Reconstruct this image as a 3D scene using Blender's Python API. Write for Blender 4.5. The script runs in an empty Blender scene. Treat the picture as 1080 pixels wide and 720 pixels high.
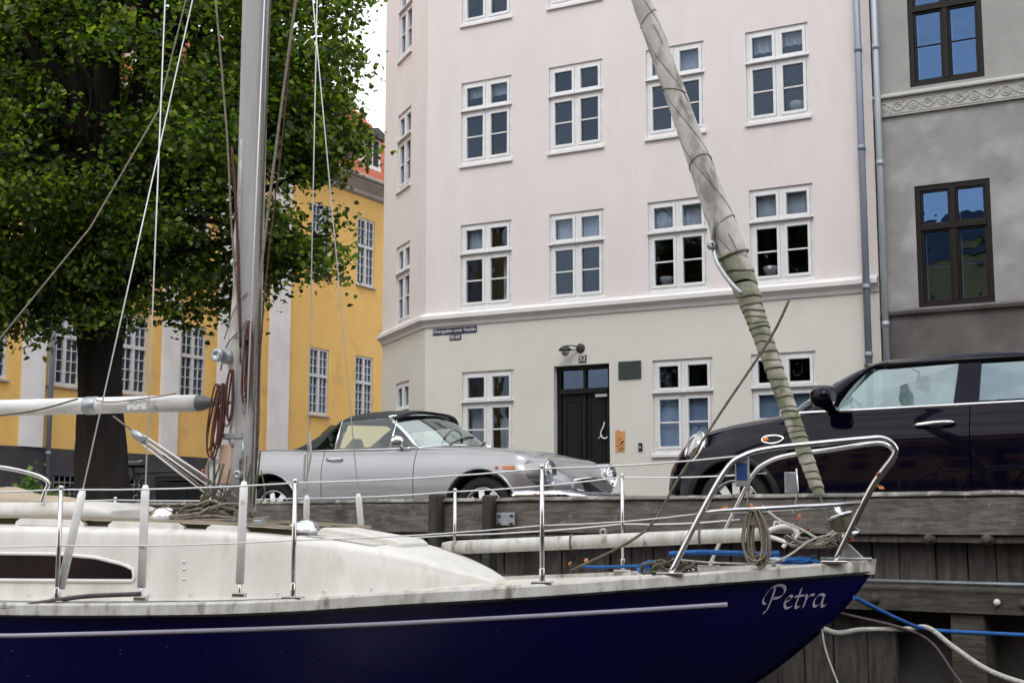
import bpy, bmesh, math, random
import numpy as np
from mathutils import Vector, Matrix
R = math.radians
sc = bpy.context.scene
col = sc.collection
random.seed(7)
rng = np.random.default_rng(5)

# ------------------------------------------------------------------ camera, sky, sun, exposure
cam_d = bpy.data.cameras.new('camera'); cam = bpy.data.objects.new('camera', cam_d); col.objects.link(cam)
cam.location = (0, 0, 1.5); cam.rotation_euler = (R(90) + math.atan(192/1446), 0, 0)
cam_d.sensor_width = 36; cam_d.lens = 48.2; cam_d.clip_end = 4000; cam_d.clip_start = 0.05
sc.camera = cam
SUN_EL, SUN_AZ = R(50), R(186)      # azimuth clockwise from +Y: behind the camera
w = bpy.data.worlds.new('World'); sc.world = w; w.use_nodes = True
wn, wl = w.node_tree.nodes, w.node_tree.links
bg = wn['Background']
sky = wn.new('ShaderNodeTexSky'); sky.sky_type = 'NISHITA'; sky.sun_disc = False
sky.sun_elevation = SUN_EL; sky.sun_rotation = SUN_AZ; sky.air_density = 1.0; sky.dust_density = 2.0
tc = wn.new('ShaderNodeTexCoord'); mp = wn.new('ShaderNodeMapping'); mp.inputs['Scale'].default_value = (1, 1, 2.6)
nz = wn.new('ShaderNodeTexNoise'); nz.inputs['Scale'].default_value = 2.1; nz.inputs['Detail'].default_value = 7
cr = wn.new('ShaderNodeValToRGB')
cr.color_ramp.elements[0].position = .33; cr.color_ramp.elements[0].color = (.35, .35, .35, 1)
cr.color_ramp.elements[1].position = .52; cr.color_ramp.elements[1].color = (1, 1, 1, 1)
cr2 = wn.new('ShaderNodeValToRGB')
cr2.color_ramp.elements[0].position = .35; cr2.color_ramp.elements[0].color = (7.0, 7.2, 7.7, 1)
cr2.color_ramp.elements[1].position = .75; cr2.color_ramp.elements[1].color = (13.5, 13.5, 13.5, 1)
mx = wn.new('ShaderNodeMixRGB')
wl.new(tc.outputs['Generated'], mp.inputs[0]); wl.new(mp.outputs[0], nz.inputs['Vector'])
wl.new(nz.outputs['Fac'], cr.inputs[0]); wl.new(nz.outputs['Fac'], cr2.inputs[0])
wl.new(cr.outputs[0], mx.inputs[0]); wl.new(sky.outputs[0], mx.inputs[1]); wl.new(cr2.outputs[0], mx.inputs[2])
wl.new(mx.outputs[0], bg.inputs[0]); bg.inputs[1].default_value = .125
sd = bpy.data.lights.new('sun', 'SUN'); sun = bpy.data.objects.new('sun', sd); col.objects.link(sun)
sd.energy = .6; sd.angle = R(14); sd.color = (1, .96, .9)
sv = Vector((math.sin(SUN_AZ)*math.cos(SUN_EL), math.cos(SUN_AZ)*math.cos(SUN_EL), math.sin(SUN_EL)))
sun.rotation_euler = sv.to_track_quat('Z', 'Y').to_euler(); sun.location = sv*50
sc.view_settings.view_transform = 'Standard'; sc.view_settings.look = 'None'
sc.view_settings.exposure = 0.66; sc.view_settings.gamma = 1; sc.view_settings.use_curve_mapping = False
sc.cycles.max_bounces = 8; sc.cycles.transparent_max_bounces = 12; sc.cycles.use_denoising = True
sc.cycles.caustics_reflective = False; sc.cycles.caustics_refractive = False

# ------------------------------------------------------------------ materials
def mat(name, c, rough=.6, metal=0., c2=None, scale=4., detail=6., bump=0., bscale=30., coat=0., stretch=(1, 1, 1),
        lo=.35, hi=.65, spec=.5, spots=None, space='Object', rvar=0.):
    m = bpy.data.materials.new(name); m.use_nodes = True
    n, l = m.node_tree.nodes, m.node_tree.links
    p = n['Principled BSDF']; p.inputs['Roughness'].default_value = rough; p.inputs['Metallic'].default_value = metal
    p.inputs['Coat Weight'].default_value = coat; p.inputs['Coat Roughness'].default_value = .03
    p.inputs['Specular IOR Level'].default_value = spec
    p.inputs['Base Color'].default_value = (*c, 1)
    t = n.new('ShaderNodeTexCoord'); mm = n.new('ShaderNodeMapping'); mm.inputs['Scale'].default_value = stretch
    l.new(t.outputs[space], mm.inputs[0])
    if c2 is not None:
        x = n.new('ShaderNodeTexNoise'); x.inputs['Scale'].default_value = scale; x.inputs['Detail'].default_value = detail
        x.inputs['Roughness'].default_value = .62
        r = n.new('ShaderNodeValToRGB'); r.color_ramp.elements[0].position = lo; r.color_ramp.elements[1].position = hi
        r.color_ramp.elements[0].color = (*c, 1); r.color_ramp.elements[1].color = (*c2, 1)
        l.new(mm.outputs[0], x.inputs['Vector']); l.new(x.outputs['Fac'], r.inputs[0])
        out = r.outputs[0]
        if spots:
            sc_, lo_, hi_, cs = spots
            y = n.new('ShaderNodeTexNoise'); y.inputs['Scale'].default_value = sc_; y.inputs['Detail'].default_value = 8
            r2 = n.new('ShaderNodeValToRGB'); r2.color_ramp.elements[0].position = lo_; r2.color_ramp.elements[1].position = hi_
            q = n.new('ShaderNodeMixRGB'); q.inputs[2].default_value = (*cs, 1)
            l.new(mm.outputs[0], y.inputs['Vector']); l.new(y.outputs['Fac'], r2.inputs[0]); l.new(r2.outputs[0], q.inputs[0])
            l.new(out, q.inputs[1]); out = q.outputs[0]
        l.new(out, p.inputs['Base Color'])
        if rvar:
            mr = n.new('ShaderNodeMapRange'); mr.inputs['To Min'].default_value = rough-rvar; mr.inputs['To Max'].default_value = rough+rvar
            l.new(x.outputs['Fac'], mr.inputs[0]); l.new(mr.outputs[0], p.inputs['Roughness'])
    if bump:
        b = n.new('ShaderNodeBump'); b.inputs['Strength'].default_value = bump; b.inputs['Distance'].default_value = .02
        z = n.new('ShaderNodeTexNoise'); z.inputs['Scale'].default_value = bscale; z.inputs['Detail'].default_value = 5
        l.new(mm.outputs[0], z.inputs['Vector']); l.new(z.outputs['Fac'], b.inputs['Height']); l.new(b.outputs[0], p.inputs['Normal'])
    return m

def glass(name, tint=(.8, .85, .9), refl=(1, 1, 1), base=.12, rough=.01):
    m = bpy.data.materials.new(name); m.use_nodes = True
    n, l = m.node_tree.nodes, m.node_tree.links
    n.remove(n['Principled BSDF']); o = n['Material Output']
    tr = n.new('ShaderNodeBsdfTransparent'); tr.inputs[0].default_value = (*tint, 1)
    gl = n.new('ShaderNodeBsdfGlossy'); gl.inputs[0].default_value = (*refl, 1); gl.inputs['Roughness'].default_value = rough
    fr = n.new('ShaderNodeFresnel'); fr.inputs[0].default_value = 1.5
    ge = n.new('ShaderNodeNewGeometry'); io = n.new('ShaderNodeMath'); io.operation = 'MULTIPLY_ADD'; io.inputs[1].default_value = 1/1.5-1.5; io.inputs[2].default_value = 1.5
    l.new(ge.outputs['Backfacing'], io.inputs[0]); l.new(io.outputs[0], fr.inputs[0])
    ad = n.new('ShaderNodeMath'); ad.operation = 'ADD'; ad.inputs[1].default_value = base; ad.use_clamp = True
    mi = n.new('ShaderNodeMixShader')
    t = n.new('ShaderNodeTexCoord'); z = n.new('ShaderNodeTexNoise'); z.inputs['Scale'].default_value = 1.7
    b = n.new('ShaderNodeBump'); b.inputs['Strength'].default_value = .12; b.inputs['Distance'].default_value = .05
    l.new(t.outputs['Object'], z.inputs['Vector']); l.new(z.outputs['Fac'], b.inputs['Height']); l.new(b.outputs[0], gl.inputs['Normal'])
    l.new(fr.outputs[0], ad.inputs[0]); l.new(ad.outputs[0], mi.inputs[0]); l.new(tr.outputs[0], mi.inputs[1]); l.new(gl.outputs[0], mi.inputs[2])
    l.new(mi.outputs[0], o.inputs[0])
    return m

def wood(name, c, c2, stretch, lichen, dark):
    m = mat(name, c, .92, c2=c2, scale=4.5, detail=12, stretch=stretch, lo=.36, hi=.64)
    n, l = m.node_tree.nodes, m.node_tree.links; p = n['Principled BSDF']; base = p.inputs['Base Color'].links[0].from_socket
    t = n.new('ShaderNodeTexCoord'); mm = n.new('ShaderNodeMapping'); mm.inputs['Scale'].default_value = stretch; l.new(t.outputs['Object'], mm.inputs[0])
    def layer(src, scale, lo, hi, colr, vec, base):
        x = n.new('ShaderNodeTexNoise'); x.inputs['Scale'].default_value = scale; x.inputs['Detail'].default_value = 10; x.inputs['Roughness'].default_value = .7
        r = n.new('ShaderNodeValToRGB'); r.color_ramp.elements[0].position = lo; r.color_ramp.elements[1].position = hi
        q = n.new('ShaderNodeMixRGB'); q.inputs[2].default_value = (*colr, 1); l.new(vec, x.inputs['Vector']); l.new(x.outputs['Fac'], r.inputs[0]); l.new(r.outputs[0], q.inputs[0]); l.new(base, q.inputs[1]); return q.outputs[0], x.outputs['Fac']
    o1, f1 = layer(None, 9, .60, .66, dark, mm.outputs[0], base)            # cracks along the grain
    o2, f2 = layer(None, 13, .58, .70, lichen, t.outputs['Object'], o1)      # lichen and worn patches
    o3, f3 = layer(None, 2.2, .52, .72, dark, t.outputs['Object'], o2)       # damp stains
    l.new(o3, p.inputs['Base Color'])
    b = n.new('ShaderNodeBump'); b.inputs['Strength'].default_value = .7; b.inputs['Distance'].default_value = .012; b.invert = True
    l.new(f1, b.inputs['Height']); l.new(b.outputs[0], p.inputs['Normal']); return m

M = {}
M['pink'] = mat('pink_render', (.665, .628, .623), .85, c2=(.705, .672, .667), scale=.9, bump=.12, bscale=14, stretch=(1.6, 1.6, .5), spots=(2.6, .57, .85, (.635, .60, .595)))
M['cream'] = mat('cream_render', (.615, .615, .565), .85, c2=(.655, .655, .605), scale=.8, bump=.12, bscale=14, spots=(2.2, .62, .78, (.58, .58, .535)))
M['cornice'] = mat('cornice_paint', (.66, .65, .65), .7, c2=(.72, .71, .71), scale=3, bump=.05)
M['white'] = mat('white_frame_paint', (.74, .75, .76), .45, c2=(.66, .67, .68), scale=6, bump=.04)
M['whiteold'] = mat('old_white_frame_paint', (.62, .63, .62), .55, c2=(.48, .48, .47), scale=7)
M['brown'] = mat('dark_brown_frame_paint', (.007, .004, .0045), .5, c2=(.012, .008, .008), scale=6, spec=.25)
M['glass'] = glass('window_glass', (.62, .66, .74), (.58, .74, 1), .012)
M['glassblue'] = glass('sky_blue_tinted_glass', (.25, .32, .45), (.22, .42, .82), .15)  # blue of a reflected sky is put into the tint and gloss colour
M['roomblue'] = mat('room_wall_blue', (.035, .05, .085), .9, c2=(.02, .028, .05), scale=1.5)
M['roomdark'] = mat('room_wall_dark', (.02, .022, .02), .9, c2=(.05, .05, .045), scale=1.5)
M['roomreflbrown'] = mat('room_wall_reflected_brick', (.24, .10, .07), .9, c2=(.10, .055, .045), scale=2.5)  # brown stands in for brick houses reflected in the panes
M['roomreflgreen'] = mat('room_wall_reflected_trees', (.015, .03, .012), .9, c2=(.04, .055, .02), scale=6, detail=9)  # mottled green stands in for trees reflected in the panes
M['curtain'] = mat('curtain_cloth', (.62, .66, .66), .9, c2=(.5, .54, .55), scale=3)
M['film'] = mat('frosted_film', (.22, .32, .42), .55, c2=(.30, .40, .48), scale=2)
M['pot'] = mat('pot_glaze', (.3, .29, .27), .4, c2=(.5, .48, .45), scale=8)
M['grey'] = mat('grey_plaster', (.235, .237, .233), .9, c2=(.305, .307, .302), scale=1.7, detail=10, bump=.2, bscale=18, spots=(1.3, .50, .66, (.37, .372, .366)))
M['grey2'] = mat('light_grey_plaster', (.285, .285, .275), .9, c2=(.335, .335, .325), scale=1.6, bump=.2, bscale=18)
M['darkgrey'] = mat('dark_grey_plaster', (.085, .08, .078), .9, c2=(.13, .125, .12), scale=1.6, bump=.2, bscale=18, spots=(1.1, .52, .7, (.16, .155, .15)))
M['frieze'] = mat('stone_frieze', (.46, .46, .44), .85, c2=(.38, .38, .365), scale=6, bump=.2)
M['yellow'] = mat('yellow_render', (.74, .46, .13), .9, c2=(.80, .51, .165), scale=.7, bump=.15, bscale=10, spots=(1.7, .54, .75, (.60, .38, .145)))
M['pilaster'] = mat('white_pilaster_render', (.78, .77, .77), .85, c2=(.66, .65, .65), scale=1.2, bump=.1)
M['plinth'] = mat('dark_plinth_paint', (.035, .033, .04), .8, c2=(.06, .055, .062), scale=1.5)
M['stone'] = mat('cornice_stone', (.34, .31, .29), .85, c2=(.44, .41, .38), scale=3)
M['tile'] = mat('red_roof_tile', (.36, .085, .04), .8, c2=(.50, .15, .07), scale=5, detail=8, spots=(9, .55, .7, (.22, .07, .045)))
M['slate'] = mat('dark_roofing', (.04, .04, .045), .7, c2=(.07, .07, .075), scale=4)
M['zinc'] = mat('zinc_pipe', (.20, .23, .29), .5, .3, c2=(.26, .29, .36), scale=4, stretch=(1, 1, .3))
M['conegrey'] = mat('dark_grey_plastic', (.07, .07, .075), .5, c2=(.10, .10, .105), scale=9)
M['zinc2'] = mat('pale_zinc_pipe', (.34, .38, .43), .5, .3, c2=(.42, .46, .50), scale=4, stretch=(1, 1, .3))
M['door'] = mat('green_black_door_paint', (.0035, .0065, .006), .5, c2=(.005, .009, .008), scale=5, spec=.25)
M['iron'] = mat('black_iron', (.02, .02, .022), .5, c2=(.035, .033, .033), scale=9)
M['brass'] = mat('aged_brass', (.42, .30, .12), .35, .9, c2=(.25, .18, .08), scale=20)
M['blue_enamel'] = mat('blue_enamel', (.012, .01, .05), .35, c2=(.018, .015, .07), scale=10)
M['paint_white'] = mat('white_lettering', (.75, .75, .78), .6)
M['plaque'] = mat('dark_green_plaque', (.022, .04, .035), .45, c2=(.03, .05, .045), scale=12)
M['orange'] = mat('orange_poster', (.55, .24, .07), .8, c2=(.62, .33, .14), scale=9)
M['black'] = mat('black_print', (.02, .02, .02), .7)
M['asphalt'] = mat('street_cobble', (.07, .068, .065), .9, c2=(.12, .115, .11), scale=3, bump=.5, bscale=9)
M['water'] = mat('canal_water', (.008, .012, .009), .08, c2=(.012, .016, .010), scale=2, bump=.5, bscale=2.5)
M['bark'] = mat('dark_bark', (.009, .007, .006), .95, c2=(.020, .016, .013), scale=7, bump=.8, bscale=11, stretch=(1, 1, .25))
M['wood'] = wood('weathered_timber', (.078, .068, .059), (.18, .162, .145), (1.3, 6, 9), (.25, .24, .215), (.030, .026, .023))
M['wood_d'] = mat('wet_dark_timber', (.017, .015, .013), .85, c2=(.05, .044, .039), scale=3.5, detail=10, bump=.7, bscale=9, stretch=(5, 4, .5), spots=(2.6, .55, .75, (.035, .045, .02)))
M['wood_v'] = wood('vertical_timber_planks', (.046, .041, .037), (.105, .094, .087), (8, 6, 1.1), (.12, .11, .10), (.015, .013, .012))
M['wood_vo'] = mat('vertical_timber_old', (.036, .031, .028), .9, c2=(.085, .074, .067), scale=3.5, detail=10, bump=.6, bscale=9, stretch=(6, 4, .5))
M['wood_m'] = wood('mossy_timber', (.044, .040, .033), (.105, .095, .078), (1.2, 6, 8), (.060, .068, .032), (.016, .014, .012))
M['wood_mo'] = mat('mossy_timber_old', (.038, .034, .028), .9, c2=(.09, .08, .066), scale=3.2, detail=10, bump=.7, bscale=9, stretch=(.6, 4, 5), spots=(5, .5, .65, (.055, .065, .03)))
M['wood_t'] = mat('lichened_timber_cap', (.20, .19, .175), .95, c2=(.09, .082, .075), scale=5, detail=10, bump=.8, bscale=14, spots=(8, .52, .6, (.30, .29, .26)))
M['steel'] = mat('stainless_steel', (.62, .62, .63), .18, 1., c2=(.50, .50, .50), scale=12, rvar=.08)
M['galv'] = mat('galvanised_steel', (.30, .33, .36), .45, .8, c2=(.42, .45, .47), scale=14)
M['rust'] = mat('rusty_iron', (.055, .042, .035), .85, c2=(.10, .075, .06), scale=14, bump=.3)
M['alu'] = mat('dull_mast_aluminium', (.40, .40, .405), .5, .0, c2=(.33, .33, .335), scale=3, detail=8, stretch=(6, 6, .6), spots=(5, .6, .75, (.27, .265, .265)))
M['hull'] = mat('navy_gelcoat', (.0016, .0010, .042), .28, c2=(.0022, .0014, .056), scale=2, spec=.22, spots=(34, .76, .80, (.03, .03, .09)))
M['gel'] = mat('white_gelcoat', (.63, .62, .59), .42, c2=(.49, .47, .425), scale=4.2, detail=12, bump=.06, lo=.42, hi=.80, stretch=(1.5, 1, .45), spots=(5.5, .60, .80, (.43, .395, .33)))
M['gelrail'] = mat('weathered_white_rail', (.54, .54, .525), .6, c2=(.36, .35, .32), scale=6, detail=12, stretch=(2.2, 1, .7), spots=(8, .555, .70, (.17, .165, .125)))
M['deck'] = mat('deck_paint', (.55, .53, .48), .7, c2=(.42, .40, .35), scale=4, spots=(8, .6, .7, (.2, .2, .13)))
M['stripe'] = mat('lilac_white_stripe', (.50, .48, .62), .4)
M['letter'] = mat('name_lettering', (.52, .50, .60), .45)
M['darkwin'] = mat('smoked_cabin_window', (.008, .007, .012), .07, spec=.28)
M['teak'] = mat('grey_teak', (.36, .32, .25), .8, c2=(.22, .19, .13), scale=9, stretch=(.4, 3, 3))
M['olive'] = mat('olive_gap_tone', (.05, .05, .02), .9, c2=(.09, .085, .035), scale=9)  # dark olive tone of the gaps under the handrail
M['canvas'] = mat('beige_canvas', (.44, .37, .28), .9, c2=(.36, .30, .22), scale=5, bump=.3)
M['pvc'] = mat('white_pvc', (.72, .72, .72), .35, c2=(.62, .62, .61), scale=8, spots=(14, .64, .72, (.42, .41, .38)))
M['wire'] = mat('rigging_wire', (.60, .61, .63), .4, .3)
M['wirew'] = mat('white_coated_wire', (.68, .68, .69), .5)
M['sail'] = mat('grey_sail_cloth', (.58, .57, .55), .85, c2=(.36, .345, .33), scale=7, detail=12, bump=.6, bscale=13, stretch=(1, 1, .5), spots=(10, .53, .66, (.24, .23, .215)))
M['sailgreen'] = mat('algae_green_sail_cloth', (.30, .30, .235), .9, c2=(.13, .145, .078), scale=5, detail=9, bump=.5, bscale=12, spots=(9, .52, .66, (.42, .41, .36)))
M['sailpink'] = mat('peach_cloth', (.55, .38, .29), .9, c2=(.48, .34, .27), scale=5)
M['rope_r'] = mat('dark_red_rope', (.055, .018, .015), .9, c2=(.12, .050, .040), scale=60)
M['rope_w'] = mat('white_rope', (.52, .51, .48), .9, c2=(.38, .37, .34), scale=40, bump=.6, bscale=90)
M['rope_b'] = mat('blue_rope', (.010, .085, .34), .8, c2=(.02, .15, .42), scale=60, bump=.6, bscale=90)
M['rope_g'] = mat('grey_brown_rope', (.15, .13, .105), .9, c2=(.25, .225, .18), scale=40)
M['rope_d'] = mat('dark_olive_rope', (.06, .055, .035), .9, c2=(.13, .125, .08), scale=30)
M['rope_p'] = mat('dark_purple_hose', (.05, .035, .045), .7, c2=(.08, .06, .07), scale=20)
M['silver'] = mat('silver_car_paint', (.265, .27, .28), .30, .6, c2=(.285, .29, .30), scale=2, coat=.7)
M['chrome'] = mat('chrome', (.75, .76, .78), .08, 1.)
M['softtop'] = mat('black_soft_top', (.018, .018, .02), .8, c2=(.028, .028, .03), scale=20, bump=.2, bscale=60)
M['rubber'] = mat('tyre_rubber', (.014, .014, .015), .8)
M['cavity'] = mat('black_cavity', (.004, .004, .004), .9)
M['carglass'] = glass('car_glass', (.62, .74, .74), (.9, 1, 1), .14)
M['carglass2'] = glass('tinted_car_glass', (.32, .42, .44), (.80, .95, 1), .17)
M['sideglass'] = glass('clear_side_glass', (.86, .88, .86), (.9, .95, 1), -.01)
M['leather'] = mat('cream_leather', (.52, .45, .28), .6, c2=(.45, .39, .25), scale=4)
M['shade'] = mat('cream_sun_shade', (.80, .70, .42), .8, c2=(.72, .62, .36), scale=4)
M['seatgrey'] = mat('pale_grey_seat', (.42, .47, .46), .7)
M['blackpaint'] = mat('black_purple_car_paint', (.0015, .0010, .0060), .04, .0, c2=(.002, .0014, .008), scale=2, spec=.20)
M['plasticb'] = mat('black_plastic', (.009, .009, .010), .5, spec=.25)
M['alloy'] = mat('silver_alloy', (.60, .60, .61), .3, .8, c2=(.5, .5, .5), scale=9)
M['lampglass'] = glass('lamp_glass', (.9, .92, .95), (1, 1, 1), .25)
M['amber'] = mat('amber_lens', (.60, .20, .05), .25, coat=.5)
M['redlens'] = mat('red_lens', (.30, .01, .01), .25, coat=.5)
M['screen'] = mat('blue_lens', (.01, .06, .20), .2, coat=.5)
M['brownleaf'] = mat('dry_orange_leaf', (.45, .17, .06), .8)

def leafmat(name, cols, tl=.35):
    m = bpy.data.materials.new(name); m.use_nodes = True
    n, l = m.node_tree.nodes, m.node_tree.links
    n.remove(n['Principled BSDF']); o = n['Material Output']
    g = n.new('ShaderNodeNewGeometry'); r = n.new('ShaderNodeValToRGB')
    e = r.color_ramp.elements
    e[0].color = (*cols[0], 1); e[1].color = (*cols[-1], 1)
    for i, c in enumerate(cols[1:-1]):
        q = e.new((i+1)/(len(cols)-1)); q.color = (*c, 1)
    l.new(g.outputs['Random Per Island'], r.inputs[0])
    d = n.new('ShaderNodeBsdfPrincipled'); d.inputs['Roughness'].default_value = .42; t = n.new('ShaderNodeBsdfTranslucent')
    br = n.new('ShaderNodeMixRGB'); br.blend_type = 'MULTIPLY'; br.inputs[0].default_value = 1; br.inputs[2].default_value = (2.0, 2.2, .8, 1)
    mi = n.new('ShaderNodeMixShader'); mi.inputs[0].default_value = tl
    l.new(r.outputs[0], d.inputs['Base Color']); l.new(r.outputs[0], br.inputs[1]); l.new(br.outputs[0], t.inputs[0])
    l.new(d.outputs[0], mi.inputs[1]); l.new(t.outputs[0], mi.inputs[2]); l.new(mi.outputs[0], o.inputs[0])
    return m
M['leaf'] = leafmat('linden_leaves', [(.012, .026, .006), (.028, .056, .010), (.055, .10, .014), (.12, .175, .028), (.22, .27, .045)], .48)
M['leaf2'] = leafmat('shrub_leaves', [(.05, .12, .02), (.10, .20, .04), (.15, .26, .07)])

# ------------------------------------------------------------------ mesh builder
class MB:
    def __init__(s): s.v = []; s.f = []; s.sm = []
    def add(s, vs, fs, smooth=False):
        k = len(s.v); s.v += [tuple(p) for p in vs]; s.f += [tuple(i+k for i in f) for f in fs]; s.sm += [smooth]*len(fs); return s
    def box(s, x0, x1, y0, y1, z0, z1, mtx=None):
        vs = [Vector(p) for p in ((x0, y0, z0), (x1, y0, z0), (x1, y1, z0), (x0, y1, z0), (x0, y0, z1), (x1, y0, z1), (x1, y1, z1), (x0, y1, z1))]
        if mtx: vs = [mtx @ p for p in vs]
        return s.add(vs, [(0, 3, 2, 1), (4, 5, 6, 7), (0, 1, 5, 4), (1, 2, 6, 5), (2, 3, 7, 6), (3, 0, 4, 7)])
    def tube(s, pts, r, n=8, closed=False, smooth=True):
        pts = [Vector(p) for p in pts]; N = len(pts)
        rs = r if isinstance(r, (list, tuple)) else [r]*N
        rings = []; prev = None
        for i, p in enumerate(pts):
            a = pts[(i-1) % N] if (closed or i > 0) else p; b = pts[(i+1) % N] if (closed or i < N-1) else p
            t = (b-a); t = t.normalized() if t.length > 1e-9 else Vector((0, 0, 1))
            if prev is None:
                u = t.cross(Vector((0, 0, 1)));
                if u.length < 1e-3: u = t.cross(Vector((1, 0, 0)))
            else:
                u = prev - t*prev.dot(t)
                if u.length < 1e-6: u = t.cross(Vector((0, 0, 1)))
            u.normalize(); prev = u; vv = t.cross(u)
            rings.append([p + (u*math.cos(2*math.pi*k/n)+vv*math.sin(2*math.pi*k/n))*rs[i] for k in range(n)])
        vs = [q for rg in rings for q in rg]; fs = []
        for i in range(N if closed else N-1):
            j = (i+1) % N
            for k in range(n): fs.append((i*n+k, i*n+(k+1) % n, j*n+(k+1) % n, j*n+k))
        s.add(vs, fs, smooth)
        if not closed:
            s.add(rings[0], [tuple(range(n-1, -1, -1))]); s.add(rings[-1], [tuple(range(n))])
        return s
    def lathe(s, prof, o=(0, 0, 0), axis=(0, 0, 1), n=24, smooth=True):
        o = Vector(o); a = Vector(axis).normalized(); u = a.orthogonal().normalized(); v = a.cross(u)
        vs = []; fs = []
        for (r, h) in prof:
            for k in range(n):
                t = 2*math.pi*k/n; vs.append(o+a*h+(u*math.cos(t)+v*math.sin(t))*r)
        for i in range(len(prof)-1):
            for k in range(n): fs.append((i*n+k, i*n+(k+1) % n, (i+1)*n+(k+1) % n, (i+1)*n+k))
        return s.add(vs, fs, smooth)
    def loft(s, rings, closed=True, caps=True, smooth=True):
        n = len(rings[0]); vs = [p for r in rings for p in r]; fs = []
        for i in range(len(rings)-1):
            for k in range(n if closed else n-1):
                fs.append((i*n+k, i*n+(k+1) % n, (i+1)*n+(k+1) % n, (i+1)*n+k))
        s.add(vs, fs, smooth)
        if caps and closed: s.add(rings[0], [tuple(range(n-1, -1, -1))]); s.add(rings[-1], [tuple(range(n))])
        return s
    def prism(s, poly, d, off=(0, 0, 0)):   # polygon (3-D points, planar), thickness vector d
        poly = [Vector(p)+Vector(off) for p in poly]; d = Vector(d); n = len(poly)
        return s.add(poly+[p+d for p in poly], [tuple(range(n-1, -1, -1)), tuple(range(n, 2*n))]+[(i, (i+1) % n, n+(i+1) % n, n+i) for i in range(n)])
    def build(s, name, m, parent=None, bevel=0., fix=True, sharp=None):
        me = bpy.data.meshes.new(name); me.from_pydata(s.v, [], s.f); me.polygons.foreach_set('use_smooth', s.sm); me.update()
        if fix:
            b = bmesh.new(); b.from_mesh(me); bmesh.ops.remove_doubles(b, verts=b.verts, dist=1e-5); bmesh.ops.recalc_face_normals(b, faces=b.faces); b.to_mesh(me); b.free()
        if sharp: me.set_sharp_from_angle(angle=R(sharp))
        if m is not None: me.materials.append(m)
        return link(name, me, parent, bevel)

def link(name, me, parent=None, bevel=0., loc=None):
    o = bpy.data.objects.new(name, me); col.objects.link(o)
    if parent is not None: o.parent = parent
    if loc is not None: o.location = loc
    if bevel:
        q = o.modifiers.new('bevel', 'BEVEL'); q.width = bevel; q.segments = 2; q.limit_method = 'ANGLE'
    return o
def thing(name, label, cat, loc=(0, 0, 0), rz=0., group=None):
    o = bpy.data.objects.new(name, None); col.objects.link(o); o.location = loc; o.rotation_euler = (0, 0, rz)
    o.empty_display_size = .1; o['label'] = label; o['category'] = cat
    if group: o['group'] = group
    return o
def tag(o, label, cat, group=None):
    o['label'] = label; o['category'] = cat
    if group: o['group'] = group
    return o
def struct(o): o['kind'] = 'structure'; return o
def place(o, loc, rz):   # a top-level mesh given in some local frame: bring to world, origin at its base
    mw = Matrix.Translation(loc) @ Matrix.Rotation(rz, 4, 'Z'); me = o.data
    me.transform(mw); vs = [v.co for v in me.vertices]
    c = Vector(((min(v.x for v in vs)+max(v.x for v in vs))/2, (min(v.y for v in vs)+max(v.y for v in vs))/2, min(v.z for v in vs)))
    me.transform(Matrix.Translation(-c)); o.location = c; return o
def smooth_path(pts, k=6):
    pts = [Vector(p) for p in pts]; out = []
    for i in range(len(pts)-1):
        p0 = pts[max(i-1, 0)]; p1 = pts[i]; p2 = pts[i+1]; p3 = pts[min(i+2, len(pts)-1)]
        for j in range(k):
            t = j/k
            out.append(.5*((2*p1)+(p2-p0)*t+(2*p0-5*p1+4*p2-p3)*t*t+(3*p1-p0-3*p2+p3)*t**3))
    out.append(pts[-1]); return out
def text_mesh(txt, size, shear=0.):
    c = bpy.data.curves.new('t', 'FONT'); c.body = txt; c.size = size; c.shear = shear; c.align_x = 'CENTER'; c.align_y = 'CENTER'; c.extrude = .0015
    o = bpy.data.objects.new('t', c); col.objects.link(o); dg = bpy.context.evaluated_depsgraph_get()
    me = bpy.data.meshes.new_from_object(o.evaluated_get(dg)); bpy.data.objects.remove(o); me.materials.clear(); return me
def hermite(xs, ys, x):
    xs = np.array(xs, float); ys = np.array(ys, float)
    h = np.diff(xs); d = np.diff(ys)/h; m = np.zeros(len(xs)); m[0] = d[0]; m[-1] = d[-1]
    for i in range(1, len(xs)-1):
        m[i] = 0 if d[i-1]*d[i] <= 0 else 2*d[i-1]*d[i]/(d[i-1]+d[i])
    x = np.clip(x, xs[0], xs[-1]); i = np.clip(np.searchsorted(xs, x, 'right')-1, 0, len(xs)-2); t = (x-xs[i])/h[i]
    return (2*t**3-3*t**2+1)*ys[i]+(t**3-2*t**2+t)*h[i]*m[i]+(-2*t**3+3*t**2)*ys[i+1]+(t**3-t**2)*h[i]*m[i+1]

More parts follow.
